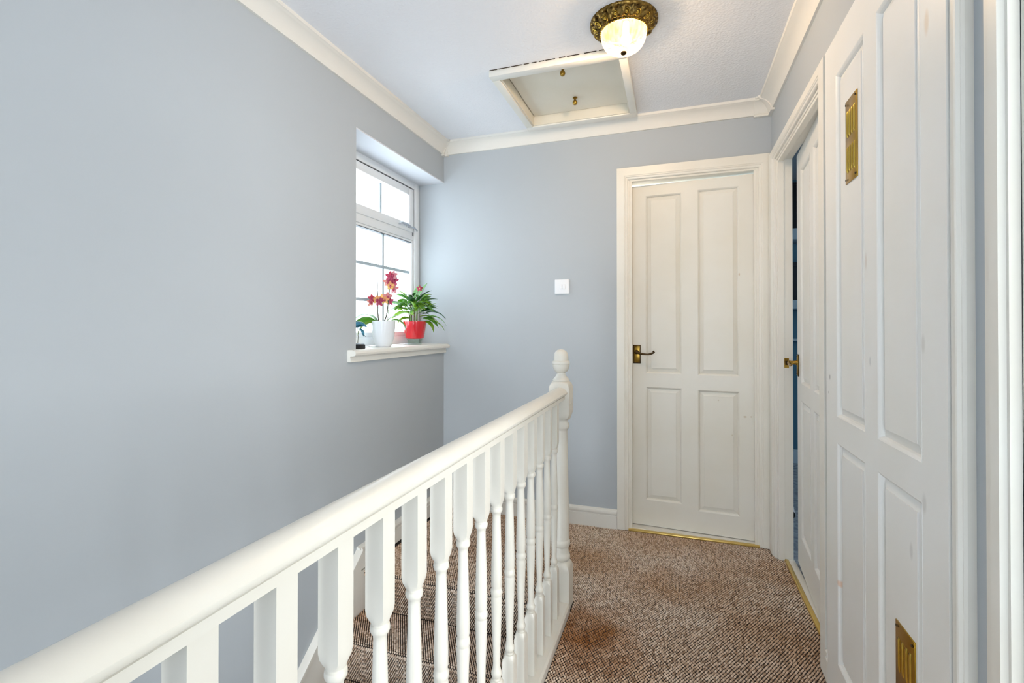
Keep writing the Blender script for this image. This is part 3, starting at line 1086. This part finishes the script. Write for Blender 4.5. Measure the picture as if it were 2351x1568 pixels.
NH = 0.041
newel = [(-0.02, NH, 1), (0.150, NH, 1), (0.165, NH * 0.99, 0.7), (0.176, NH * 0.95, 0.3), (0.184, 0.034, 0.0), (0.186, 0.031, 0), (0.189, 0.034, 0), (0.194, 0.0365, 0), (0.203, 0.037, 0), (0.210, 0.0355, 0), (0.214, 0.032, 0),
         (0.222, 0.0305, 0), (0.240, 0.0305, 0), (0.243, 0.034, 0), (0.249, 0.0365, 0), (0.257, 0.037, 0), (0.265, 0.0365, 0), (0.270, 0.033, 0), (0.274, 0.0328, 0), (0.285, 0.0335, 0), (0.36, 0.0328, 0),
         (0.50, 0.030, 0), (0.64, 0.0275, 0), (0.718, 0.0262, 0), (0.722, 0.028, 0), (0.727, 0.032, 0), (0.735, 0.034, 0), (0.744, 0.0335, 0), (0.752, 0.029, 0), (0.758, 0.028, 0), (0.764, 0.029, 0),
         (0.7645, 0.036, 0.05), (0.770, NH * 0.95, 0.35), (0.778, NH * 0.99, 0.72), (0.790, NH, 1), (0.898, NH, 1), (0.909, NH * 0.99, 0.72), (0.916, NH * 0.95, 0.35), (0.921, 0.034, 0.0)]
NX, NY = -0.447 - OX, 1.957 - OY
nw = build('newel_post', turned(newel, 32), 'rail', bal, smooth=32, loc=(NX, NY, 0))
fin = [(0.030, 0.919), (0.0345, 0.923), (0.0345, 0.928), (0.030, 0.933), (0.0215, 0.943), (0.0175, 0.951), (0.0180, 0.956), (0.025, 0.961), (0.0315, 0.971), (0.0345, 0.982), (0.0350, 0.988), (0.0335, 0.9895),
       (0.0335, 0.991), (0.0360, 0.993), (0.0365, 0.998), (0.0350, 1.003), (0.0300, 1.0055), (0.0305, 1.015), (0.0295, 1.026), (0.0265, 1.037), (0.0210, 1.0455), (0.0130, 1.0500), (0.004, 1.0515), (0.0005, 1.0516)]
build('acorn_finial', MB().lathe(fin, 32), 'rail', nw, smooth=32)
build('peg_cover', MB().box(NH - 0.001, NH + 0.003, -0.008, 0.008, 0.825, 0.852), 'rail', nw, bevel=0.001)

# ------------------------------------------------------------------ light switch
sw = empty('light_switch', (-0.6325, YB, 1.3855))
tag(sw, 'white double rocker light switch on the end wall', 'light switch')
build('plate', MB().box(-0.043, 0.043, -0.010, 0, -0.043, 0.043), 'switch', sw, bevel=0.003)
for k in (-1, 1):
    b = MB()
    x0 = 0.005 + k * 0.0095 - 0.0075
    b.add([(x0, -0.010, -0.013), (x0 + 0.015, -0.010, -0.013), (x0 + 0.015, -0.010, 0.013), (x0, -0.010, 0.013),
           (x0, -0.0165, -0.013), (x0 + 0.015, -0.0165, -0.013), (x0 + 0.015, -0.0112, 0.013), (x0, -0.0112, 0.013)],
          [(0, 1, 2, 3), (4, 7, 6, 5), (0, 4, 5, 1), (1, 5, 6, 2), (2, 6, 7, 3), (3, 7, 4, 0)])
    build('rocker', b, 'switch', sw, bevel=0.001)

# ------------------------------------------------------------------ loft hatch
lh = empty('loft_hatch', (-0.5, 2.38, ZC))
tag(lh, 'cream framed loft hatch with two brass knobs in the ceiling', 'hatch')
hx, hy = -0.5, 2.38
ZF = ZC - 0.030
ox0, ox1, oy0, oy1 = -0.808, -0.190, 2.056, 2.704
for (a0, a1, c0, c1) in ((ox0, ox1, oy0, hy0), (ox0, ox1, hy1, oy1), (ox0, hx0, hy0, hy1), (hx1, ox1, hy0, hy1)):
    build('frame_board', MB().box(a0 - hx, a1 - hx, c0 - hy, c1 - hy, -0.030, 0.001), 'wood', lh, bevel=0.002)
b = MB()
t = 0.008
b.box(hx0 - hx, hx0 - hx + t, hy0 - hy, hy1 - hy, -0.024, 0.075)
b.box(hx1 - hx - t, hx1 - hx, hy0 - hy, hy1 - hy, -0.024, 0.075)
b.box(hx0 - hx + t, hx1 - hx - t, hy0 - hy, hy0 - hy + t, -0.024, 0.075)
b.box(hx0 - hx + t, hx1 - hx - t, hy1 - hy - t, hy1 - hy, -0.024, 0.075)
build('hatch_lining', b, 'hatchboard', lh)
build('hatch_panel', MB().box(hx0 - hx + t + 0.004, hx1 - hx - t - 0.004, hy0 - hy + t + 0.004, hy1 - hy - t - 0.004, 0.028, 0.045), 'hatchboard', lh)
build('shadow_gap', MB().box(hx0 - hx + t, hx1 - hx - t, hy0 - hy + t, hy1 - hy - t, 0.046, 0.060), 'crack_shade', lh)  # dark slab standing in for the shade around the panel
# paint crack along the front and right edges of the frame
b = MB()
x = ox0 + 0.004
while x < ox1 - 0.02:
    l = random.uniform(0.02, 0.075)
    x2 = min(x + l, ox1 - 0.01)
    b.box(x - hx, x2 - hx, oy0 - hy - 0.0028, oy0 - hy + 0.001, -0.0026, 0.0005)
    x = x2 + random.uniform(0.004, 0.022)
build('paint_crack', b, 'crack_shade', lh)
for (kx, ky) in ((-0.492, 2.19), (-0.494, 2.495)):
    kn = [(0.0005, 0.028), (0.0125, 0.028), (0.0125, 0.024), (0.006, 0.021), (0.0052, 0.016), (0.0075, 0.013), (0.0118, 0.007), (0.0128, 0.001), (0.0115, -0.005), (0.0075, -0.010), (0.0005, -0.0115)]
    build('knob', MB().lathe(kn, 20), 'brass', lh, loc=(kx - hx, ky - hy, 0))

# ------------------------------------------------------------------ ceiling light
cl = empty('ceiling_light', (-0.185, 1.895, ZC))
tag(cl, 'lit flush ceiling light with glass bowl and ornate brass ring', 'light')
prof = [(0.075, 0.0), (0.127, 0.0), (0.1275, -0.006), (0.124, -0.011), (0.119, -0.012), (0.116, -0.016), (0.110, -0.026), (0.102, -0.034), (0.096, -0.037), (0.092, -0.036), (0.090, -0.040), (0.086, -0.042), (0.082, -0.040), (0.080, -0.030)]
n = 144
rings = []
for i, (r, z) in enumerate(prof):
    ring = []
    for k in range(n):
        a = 2 * pi * k / n
        amp = 0.0
        if 3 <= i <= 8:
            amp = 0.0034 * (sin(16 * a) * cos((i - 5.5) * 0.7)) + 0.0026 * sin(32 * a + i * 1.7)
        if i in (1, 2):
            amp = 0.0016 * abs(sin(18 * a))
        ring.append(((r + amp) * cos(a), (r + amp) * sin(a), z - amp * (0.9 if i > 2 else 0)))
    rings.append(ring)
build('brass_ring', MB().loft(rings, cap=False), 'brass_cast', cl, smooth=70)
beadm = None
NBE = 44
b = MB().lathe([(0.0004, -0.0042), (0.003, -0.003), (0.0042, 0), (0.003, 0.003), (0.0004, 0.0042)], 8)
for k in range(NBE):
    a = 2 * pi * k / NBE
    lc = (0.0885 * cos(a), 0.0885 * sin(a), -0.0405)
    if beadm is None:
        beadm = build('bead', b, 'brass_bright', cl, loc=lc, smooth=60)
    else:
        copy_to(beadm, cl, loc=lc)
med = None
for k in range(16):
    a = 2 * pi * (k + 0.5) / 16
    b = MB()
    # oval ring with a smooth boss: the cast medallions of the ring
    pts = [(0.0100 * cos(q), 0.0125 * sin(q), 0.0015) for q in [2 * pi * s / 14 for s in range(15)]]
    b.tube(pts, 0.0016, 6)
    b.lathe([(0.0004, 0.0035), (0.004, 0.0028), (0.0066, 0.0005), (0.0066, -0.004)], 12)
    lc = Vector((0.1075 * cos(a), 0.1075 * sin(a), -0.0285))
    nrm = Vector((cos(a) * 0.55, sin(a) * 0.55, -0.83)).normalized()
    rot = nrm.to_track_quat('Z', 'Y').to_euler()
    if med is None:
        med = build('medallion', b, 'brass_bright', cl, loc=lc, smooth=50)
        med.rotation_euler = rot
    else:
        copy_to(med, cl, loc=lc, rot=rot)
# pressed glass bowl
gp = [(0.084, -0.034), (0.0865, -0.040), (0.0868, -0.050), (0.0850, -0.062), (0.0815, -0.075), (0.0750, -0.089), (0.0650, -0.101), (0.0510, -0.110), (0.0340, -0.1155), (0.0150, -0.118), (0.0006, -0.1185)]
rings = []
for (r, z) in gp:
    ring = []
    for k in range(96):
        a = 2 * pi * k / 96
        e = 1 + 0.008 * sin(24 * a + z * 90) * min(1, r / 0.05)
        ring.append((r * e * cos(a), r * e * sin(a), z))
    rings.append(ring)
build('glass_bowl', MB().loft(rings, cap=False), 'lampglass', cl, smooth=80)
build('bottom_knob', MB().lathe([(0.0005, -0.128), (0.006, -0.1275), (0.0105, -0.124), (0.0115, -0.120), (0.0095, -0.1165), (0.0005, -0.116)], 20), 'brass_dark', cl)
build('dark_backing', MB().lathe([(0.0005, -0.004), (0.078, -0.004), (0.080, -0.030), (0.079, -0.030), (0.076, -0.006), (0.0005, -0.006)], 32), 'brass_dark', cl, smooth=50)  # dark plate added to hide the bright ceiling inside the bowl
build('bulb', MB().lathe([(0.0005, -0.098), (0.010, -0.096), (0.019, -0.087), (0.021, -0.077), (0.018, -0.066), (0.012, -0.052), (0.011, -0.010)], 20, c=(0.010, -0.01, 0)), 'bulb', cl)
lb = bpy.data.lights.new('bulb_light', 'POINT')
lb.energy = 46
lb.color = (1.0, 0.70, 0.41)
lb.shadow_soft_size = 0.024
lo = bpy.data.objects.new('bulb_light', lb)
COL.objects.link(lo)
lo.parent = cl
lo.location = (0.010, -0.01, -0.062)

# ------------------------------------------------------------------ plants


def leaf_mesh(L, Wd, droop, fold=0.25, n=7, curl=0.0, tip=1.6, base=0.35):
    """blade along +x from the origin, arching down; Wd half width"""
    vs, fs = [], []
    x, z, ang = 0.0, 0.0, 0.0
    for i in range(n + 1):
        t = i / n
        w = Wd * (sin(pi * min(1, t ** base * 1.0)) if False else (sin(pi * (t * 0.92 + 0.04)) ** 0.8) * (1 - 0.35 * t ** tip))
        if i == n:
            w = Wd * 0.03
        up = fold * w
        vs += [(x, -w, z + up), (x, -w * 0.5, z + up * 0.3), (x, 0, z), (x, w * 0.5, z + up * 0.3), (x, w, z + up)]
        ang = -droop * (t + 0.5 / n) + curl
        x += L / n * cos(ang)
        z += L / n * sin(ang)
    for i in range(n):
        for j in range(4):
            a = i * 5 + j
            fs.append((a, a + 1, a + 6, a + 5))
    m = MB()
    m.add(vs, fs)
    return m


def solid(o, th):
    md = o.modifiers.new('thickness', 'SOLIDIFY')
    md.thickness = th
    md.offset = 0
    return o


def place_leaf(parent, base, yaw, pitch, L, Wd, droop, material, roll=0.0, fold=0.25, name='leaf'):
    o = build(name, leaf_mesh(L, Wd, droop, fold), material, parent, smooth=60)
    o.location = base
    o.rotation_euler = (Matrix.Rotation(yaw, 3, 'Z') @ Matrix.Rotation(-pitch, 3, 'Y') @ Matrix.Rotation(roll, 3, 'X')).to_euler()
    solid(o, 0.0009)
    return o


ZS = 1.0402
# view-plane helpers of the sill: "right" in the picture runs along (0.947, 0.320)
po = empty('potted_orchid', (-1.475, 2.215, ZS))
tag(po, 'pink and apricot orchid in a white ceramic pot on the sill', 'orchid')
PR = 0.064
pp = [(0.0005, 0.0), (0.036, 0.0), (0.041, 0.004), (0.0505, 0.030), (0.0575, 0.060), (0.0615, 0.095), (0.0632, 0.128), (0.0635, 0.137), (0.0615, 0.139), (0.0595, 0.136), (0.0590, 0.120), (0.0005, 0.118)]
build('pot', MB().lathe(pp, 40), 'pot_white', po, smooth=40)
b = MB().lathe([(0.0005, 0.131), (0.03, 0.133), (0.0588, 0.127), (0.0588, 0.119)], 24)
build('soil', b, 'soil', po)
AZ = math.atan2(0.320, 0.947)      # picture-right direction


def vr(u, w, z):
    """u: to the right in the picture, w: away from the viewer"""
    return Vector((u * 0.947 - w * 0.320, u * 0.320 + w * 0.947, z))


place_leaf(po, vr(-0.030, 0.0, 0.132), AZ + pi - 0.25, 0.95, 0.165, 0.028, 1.75, 'leaf_pale', name='leaf')
place_leaf(po, vr(-0.035, -0.01, 0.134), AZ + pi + 0.15, 0.18, 0.135, 0.038, 0.9, 'leaf', roll=0.6)
place_leaf(po, vr(-0.03, -0.02, 0.132), AZ + pi + 0.35, 0.05, 0.14, 0.024, 1.45, 'leaf_lime', roll=0.4)
place_leaf(po, vr(0.028, 0.015, 0.134), AZ + 0.45, 0.55, 0.150, 0.024, 2.6, 'leaf', roll=-0.2)
place_leaf(po, vr(0.008, 0.03, 0.134), AZ + 0.6, 0.85, 0.11, 0.016, 1.1, 'leaf_pale')
s1 = [vr(-0.024, 0, 0.128), vr(-0.030, 0.0, 0.18), vr(-0.029, 0.0, 0.24), vr(-0.031, 0, 0.30), vr(-0.034, 0, 0.372)]
build('stem', MB().tube(s1, [0.0042, 0.0036, 0.0030, 0.0022, 0.0014], 8), 'stem', po)
s2 = [vr(0.002, 0.0, 0.128), vr(0.018, 0, 0.17), vr(0.024, 0, 0.22), vr(0.030, 0, 0.28), vr(0.040, 0, 0.34), vr(0.044, 0, 0.385), vr(0.055, 0, 0.400), vr(0.070, 0, 0.375), vr(0.076, 0, 0.345)]
build('stem', MB().tube(s2, [0.004, 0.0038, 0.0032, 0.0026, 0.0022, 0.002, 0.0018, 0.0016, 0.0012], 8), 'stem', po)
build('support_stick', MB().tube([vr(0.022, 0.004, 0.128), vr(0.026, 0.004, 0.20)], 0.0018, 6), 'stem_green', po)


def flower(parent, pos, size, yaw, tilt, petal, lip, name='flower'):
    f = empty(name)
    f.parent = parent
    f.location = pos
    f.rotation_euler = (tilt, 0, yaw)
    # faces -y; five petals and a lip
    for k in range(5):
        a = pi / 2 + 2 * pi * k / 5
        m = leaf_mesh(size, size * 0.36, 0.5, 0.15, n=4)
        rot = Matrix.Rotation(-a, 4, 'Y') @ Matrix.Rotation(radians(90), 4, 'X')
        o = build('petal', m.xf(rot), petal, f, smooth=70)
        solid(o, 0.0006)
    b = MB().lathe([(0.0004, size * 0.30), (size * 0.16, size * 0.22), (size * 0.22, 0.0), (size * 0.10, -size * 0.1), (0.0004, -size * 0.12)], 10)
    b.v = [(x * 0.8, -z, y * 1.3 - size * 0.12) for x, y, z in b.v]
    build('lip', b, lip, f)
    return f


FL = [(-0.058, -0.010, 0.258, 'petal_m', 0.6), (-0.066, 0.0, 0.238, 'petal_p', 1.0), (-0.032, -0.012, 0.252, 'petal_o', 0.1), (-0.018, -0.018, 0.240, 'petal_m', -0.2), (-0.006, -0.01, 0.258, 'petal_o', 0.3),
      (0.012, -0.014, 0.250, 'petal_o', -0.1), (0.024, -0.004, 0.268, 'petal_p', 0.2), (0.038, -0.006, 0.243, 'petal_m', -0.7),
      (0.024, -0.008, 0.345, 'petal_p', 0.7), (0.040, -0.014, 0.376, 'petal_m', 0.2), (0.056, -0.010, 0.382, 'petal_p', -0.3), (0.040, -0.012, 0.325, 'petal_o', 0.0), (0.062, -0.010, 0.350, 'petal_m', -0.6),
      (0.058, -0.006, 0.308, 'petal_p', -0.5), (0.047, -0.008, 0.352, 'petal_m', 0.1)]
for u, w, z, pm, yw in FL:
    flower(po, vr(u, w, z), random.uniform(0.026, 0.031), AZ + yw, random.uniform(-0.3, 0.2), pm, 'petal_m')

pl = empty('potted_plant', (-1.500, 2.585, ZS))
tag(pl, 'bushy green leafy plant in a red glass pot on the sill', 'plant')
build('pot', MB().lathe([(0.0005, 0.036), (0.050, 0.036), (0.0545, 0.039), (0.0645, 0.085), (0.0725, 0.136), (0.0725, 0.140), (0.070, 0.141), (0.0685, 0.137), (0.066, 0.124), (0.0005, 0.122)], 40), 'red', pl, smooth=40)
build('glass_foot', MB().lathe([(0.0005, 0.0), (0.040, 0.0), (0.0435, 0.006), (0.0430, 0.020), (0.0450, 0.030), (0.0495, 0.0362), (0.0450, 0.0362), (0.036, 0.010), (0.0005, 0.008)], 36), 'clear_glass', pl, smooth=50)
build('soil', MB().lathe([(0.0005, 0.132), (0.066, 0.129), (0.066, 0.121)], 24), 'soil', pl)
r2 = random.Random(11)
for k in range(9):
    u, w = r2.uniform(-0.030, 0.030), r2.uniform(-0.03, 0.03)
    h = r2.uniform(0.075, 0.12)
    build('stem', MB().tube([vr(u, w, 0.126), vr(u * 1.05, w, 0.126 + h * 0.5), vr(u * 1.3, w * 1.3, 0.126 + h)], [0.0045, 0.004, 0.003], 7), 'stem_green', pl)
# measured big leaves (u, z of the base, yaw relative to picture right, pitch, length)
BL = [(0.07, 0.165, 0.05, 0.35, 0.17, 1.5, 'leaf'), (0.06, 0.19, -0.1, 0.4, 0.17, 1.35, 'leaf_dark'), (0.06, 0.15, 0.25, 0.1, 0.17, 1.2, 'leaf_lime'), (0.03, 0.17, 0.1, 0.30, 0.16, 1.35, 'leaf_lime'), (0.04, 0.20, 0.25, 0.45, 0.14, 1.2, 'leaf_dark'), (0.02, 0.24, 0.2, 0.75, 0.15, 0.9, 'leaf_dark'), (0.01, 0.26, 0.4, 0.95, 0.14, 0.6, 'leaf_dark'),
      (-0.02, 0.25, pi - 0.2, 0.95, 0.13, 0.7, 'leaf'), (-0.03, 0.22, pi, 0.7, 0.14, 0.9, 'leaf'), (-0.03, 0.19, pi - 0.3, 0.3, 0.15, 1.3, 'leaf_lime'), (-0.03, 0.16, pi + 0.2, 0.2, 0.14, 1.9, 'leaf_lime'),
      (0.0, 0.28, pi / 2, 1.25, 0.12, 0.5, 'leaf'), (0.02, 0.28, 0.3, 1.15, 0.13, 0.3, 'leaf'), (0.05, 0.16, -0.2, 0.1, 0.14, 1.5, 'leaf'), (-0.05, 0.21, pi + 0.4, 0.45, 0.13, 1.1, 'leaf_pale'),
      (0.05, 0.14, -0.4, 0.15, 0.13, 2.0, 'leaf_lime'), (-0.01, 0.24, -1.4, 0.8, 0.12, 1.6, 'leaf'), (0.02, 0.22, -1.2, 0.6, 0.12, 1.6, 'leaf_lime')]
for u, z, yw, pt, L, dr, mm in BL:
    place_leaf(pl, vr(u, r2.uniform(-0.02, 0.02), z), AZ + yw, pt, L * 0.86, L * 0.17, dr, mm, roll=r2.uniform(-0.5, 0.5))
for k in range(95):
    a = r2.uniform(0, 2 * pi)
    rr = 0.078 * math.sqrt(r2.random())
    z = 0.165 + 0.135 * r2.random() * (1 - 0.45 * rr / 0.078) + 0.02
    pt = r2.uniform(0.1, 0.9) + (0.4 if rr < 0.03 else 0)
    L = r2.uniform(0.050, 0.085)
    mm = r2.choice(['leaf', 'leaf', 'leaf', 'leaf_dark', 'leaf_lime', 'leaf_lime', 'leaf_pale'])
    dv = vr(rr * cos(a), rr * sin(a) * 0.8, z)
    if sin(a) > 0.6:
        L *= 0.7
    place_leaf(pl, dv, AZ + a + r2.uniform(-0.5, 0.5), pt, L, L * r2.uniform(0.19, 0.26), r2.uniform(0.5, 1.6), mm, roll=r2.uniform(-0.7, 0.7))
flower(pl, vr(0.032, -0.01, 0.342), 0.022, AZ + 0.2, -0.4, 'petal_m', 'petal_o', 'bud')

bf = empty('bird_figurine', (-1.455, 1.968, ZS))
tag(bf, 'small teal blue ornament on a black base at the left end of the sill', 'ornament')
build('base', MB().box(-0.03, 0.03, -0.022, 0.022, 0, 0.020), 'black', bf, bevel=0.003)
build('base_lid', MB().box(-0.026, 0.026, -0.019, 0.019, 0.0195, 0.026), 'silver', bf, bevel=0.002)
build('stalk', MB().tube([vr(0.0, 0.0, 0.02), vr(0.004, 0, 0.07), vr(0.000, 0, 0.105)], 0.0014, 6), 'stem', bf)
b = MB()
cs = [vr(-0.035, 0, 0.102), vr(-0.02, 0, 0.112), vr(0.0, 0, 0.118), vr(0.02, 0, 0.118), vr(0.036, 0, 0.112), vr(0.046, 0, 0.105)]
b.tube(cs, [0.004, 0.012, 0.016, 0.012, 0.006, 0.001], 12)
build('body', b, 'teal_bird', bf, smooth=60)
place_leaf(bf, vr(0.012, -0.012, 0.098), AZ - 0.5, -0.35, 0.05, 0.012, 1.2, 'teal_bird', name='wing')
place_leaf(bf, vr(-0.006, 0.012, 0.110), AZ + 0.6, 0.2, 0.05, 0.012, 0.8, 'teal_bird', name='wing')
build('feeler', MB().tube([vr(0.016, 0, 0.082), vr(0.030, 0, 0.070), vr(0.038, 0, 0.058)], 0.001, 6), 'black', bf)

# ------------------------------------------------------------------ rooms beyond the two doors
# teal room behind door_2
b = MB()
b.box(XR + T, 3.2, 4.634, 4.72, -0.02, 2.45)
struct(build('wall_teal_far', b, 'teal_wall', smooth=0), 'teal wall seen through the gap of the ajar door', 'wall')
b = MB()
b.box(3.2, 3.28, 1.0, 4.72, -0.02, 0.9)
b.box(3.2, 3.28, 1.0, 4.72, 2.1, 2.45)
b.box(3.2, 3.28, 1.0, 2.1, 0.9, 2.1)
b.box(3.2, 3.28, 3.5, 4.72, 0.9, 2.1)
struct(build('wall_teal_side', b, 'teal_wall', smooth=0), 'teal side wall of the next room with its window opening', 'wall')
b = MB()
b.box(XR + T, 3.28, 0.95, 1.0, -0.02, 2.45)
b.box(XR, XR + T, 2.89, 4.634, -0.02, 2.45)
struct(build('wall_teal_near', b, 'teal_wall', smooth=0), 'teal dividing walls of the room behind the ajar door', 'wall')
b = MB()
b.box(XR + T, 3.28, 1.0, 4.72, 2.40, 2.46)
struct(build('ceiling_teal_room', b, 'shaded_ceiling', smooth=0), 'ceiling of the room behind the ajar door', 'ceiling')
b = MB()
b.box(XR + 0.062, 3.28, 0.95, 4.72, -0.06, -0.002)
struct(build('floor_teal_room', b, 'grey_carpet', smooth=0), 'pale grey carpet of the room behind the ajar door', 'floor')
b = MB()
b.box(XR + T, 3.2, 4.614, 4.634, -0.002, 0.114)
struct(build('baseboard_teal', b, 'pale_shelf', smooth=0, bevel=0.004), 'pale skirting at the foot of the teal wall', 'skirting board')
for nm, z0, z1, dep, mt, lab in (('wall_shelf', 1.855, 1.945, 0.24, 'pale_shelf', 'highest pale shelf on the teal wall through the door gap'),
                                ('wall_shelf', 1.295, 1.365, 0.26, 'pale_shelf', 'middle pale shelf on the teal wall through the door gap'),
                                ('wall_shelf', 1.030, 1.052, 0.10, 'pale_shelf', 'lowest thin pale ledge on the teal wall')):
    o = build(nm, MB().box(-0.45, 0.45, -dep, 0, z0, z1), mt, bevel=0.004, loc=(1.2, 4.634, 0))
    tag(o, lab, 'shelf', 'shelves in the teal room')
o = build('storage_box', MB().box(-0.35, 0.35, -0.2, 0, 1.3655, 1.67).box(-0.36, 0.36, -0.21, 0, 1.64, 1.675), 'dark_box', bevel=0.004, loc=(1.15, 4.63, 0))
tag(o, 'dark box on the middle shelf in the teal room', 'box')
o = build('dark_screen', MB().box(-0.42, 0.42, -0.06, 0, 1.9455, 2.36).box(-0.40, 0.40, -0.065, -0.055, 1.97, 2.34), 'black', bevel=0.004, loc=(1.2, 4.62, 0))
tag(o, 'black panel above the highest shelf in the teal room', 'screen')
tb = empty('carpet_tube', (0.669, 3.37, -0.002), radians(-8))
tag(tb, 'small white tube with a black end lying on grey carpet', 'tube')
b = MB().lathe([(0.0005, -0.10), (0.024, -0.10), (0.026, -0.095), (0.026, 0.10), (0.0005, 0.10)], 24)
b.v = [(x, -z, y + 0.026) for x, y, z in b.v]
build('tube_body', b, 'plastic', tb)
b = MB().lathe([(0.0005, 0.1002), (0.0255, 0.1002), (0.0245, 0.106), (0.0005, 0.108)], 24)
b.v = [(x, -z, y + 0.026) for x, y, z in b.v]
build('tube_end', b, 'black', tb)

# white room behind door_1
b = MB()
b.box(-1.05, XR, 4.3, 4.38, -0.02, 2.45)
b.box(-1.05, -0.98, 2.89, 4.3, -0.02, 0.9)
b.box(-1.05, -0.98, 2.89, 4.3, 2.1, 2.45)
struct(build('wall_white_room', b, 'whitewall', smooth=0), 'white walls of the room behind the end door', 'wall')
b = MB().box(-1.05, XR, 2.89, 4.38, 2.40, 2.46)
struct(build('ceiling_white_room', b, 'whitewall', smooth=0), 'white ceiling seen above the top of the end door', 'ceiling')
b = MB().box(-1.05, XR, 2.89, 4.38, -0.06, -0.004)
struct(build('floor_white_room', b, 'grey_carpet', smooth=0), 'floor of the room behind the end door', 'floor')
# unseen lamp added to brighten the gap above the end door
rl = empty('gap_fill_lamp', (-0.2, 3.5, 2.40))
tag(rl, 'unseen round lamp added to brighten the room behind the end door', 'light')
build('lamp_base', MB().lathe([(0.0005, 0.0), (0.12, 0.0), (0.12, -0.02), (0.0005, -0.02)], 28), 'plastic', rl)
build('lamp_disc', MB().lathe([(0.0005, -0.021), (0.11, -0.021), (0.11, -0.03), (0.08, -0.05), (0.0005, -0.06)], 28), 'bulb', rl, smooth=60)
lb2 = bpy.data.lights.new('gap_fill_light', 'POINT')
lb2.energy = 22
lb2.color = (1.0, 0.93, 0.8)
lb2.shadow_soft_size = 0.1
lo2 = bpy.data.objects.new('gap_fill_light', lb2)
COL.objects.link(lo2)
lo2.parent = rl
lo2.location = (0, 0, -0.18)
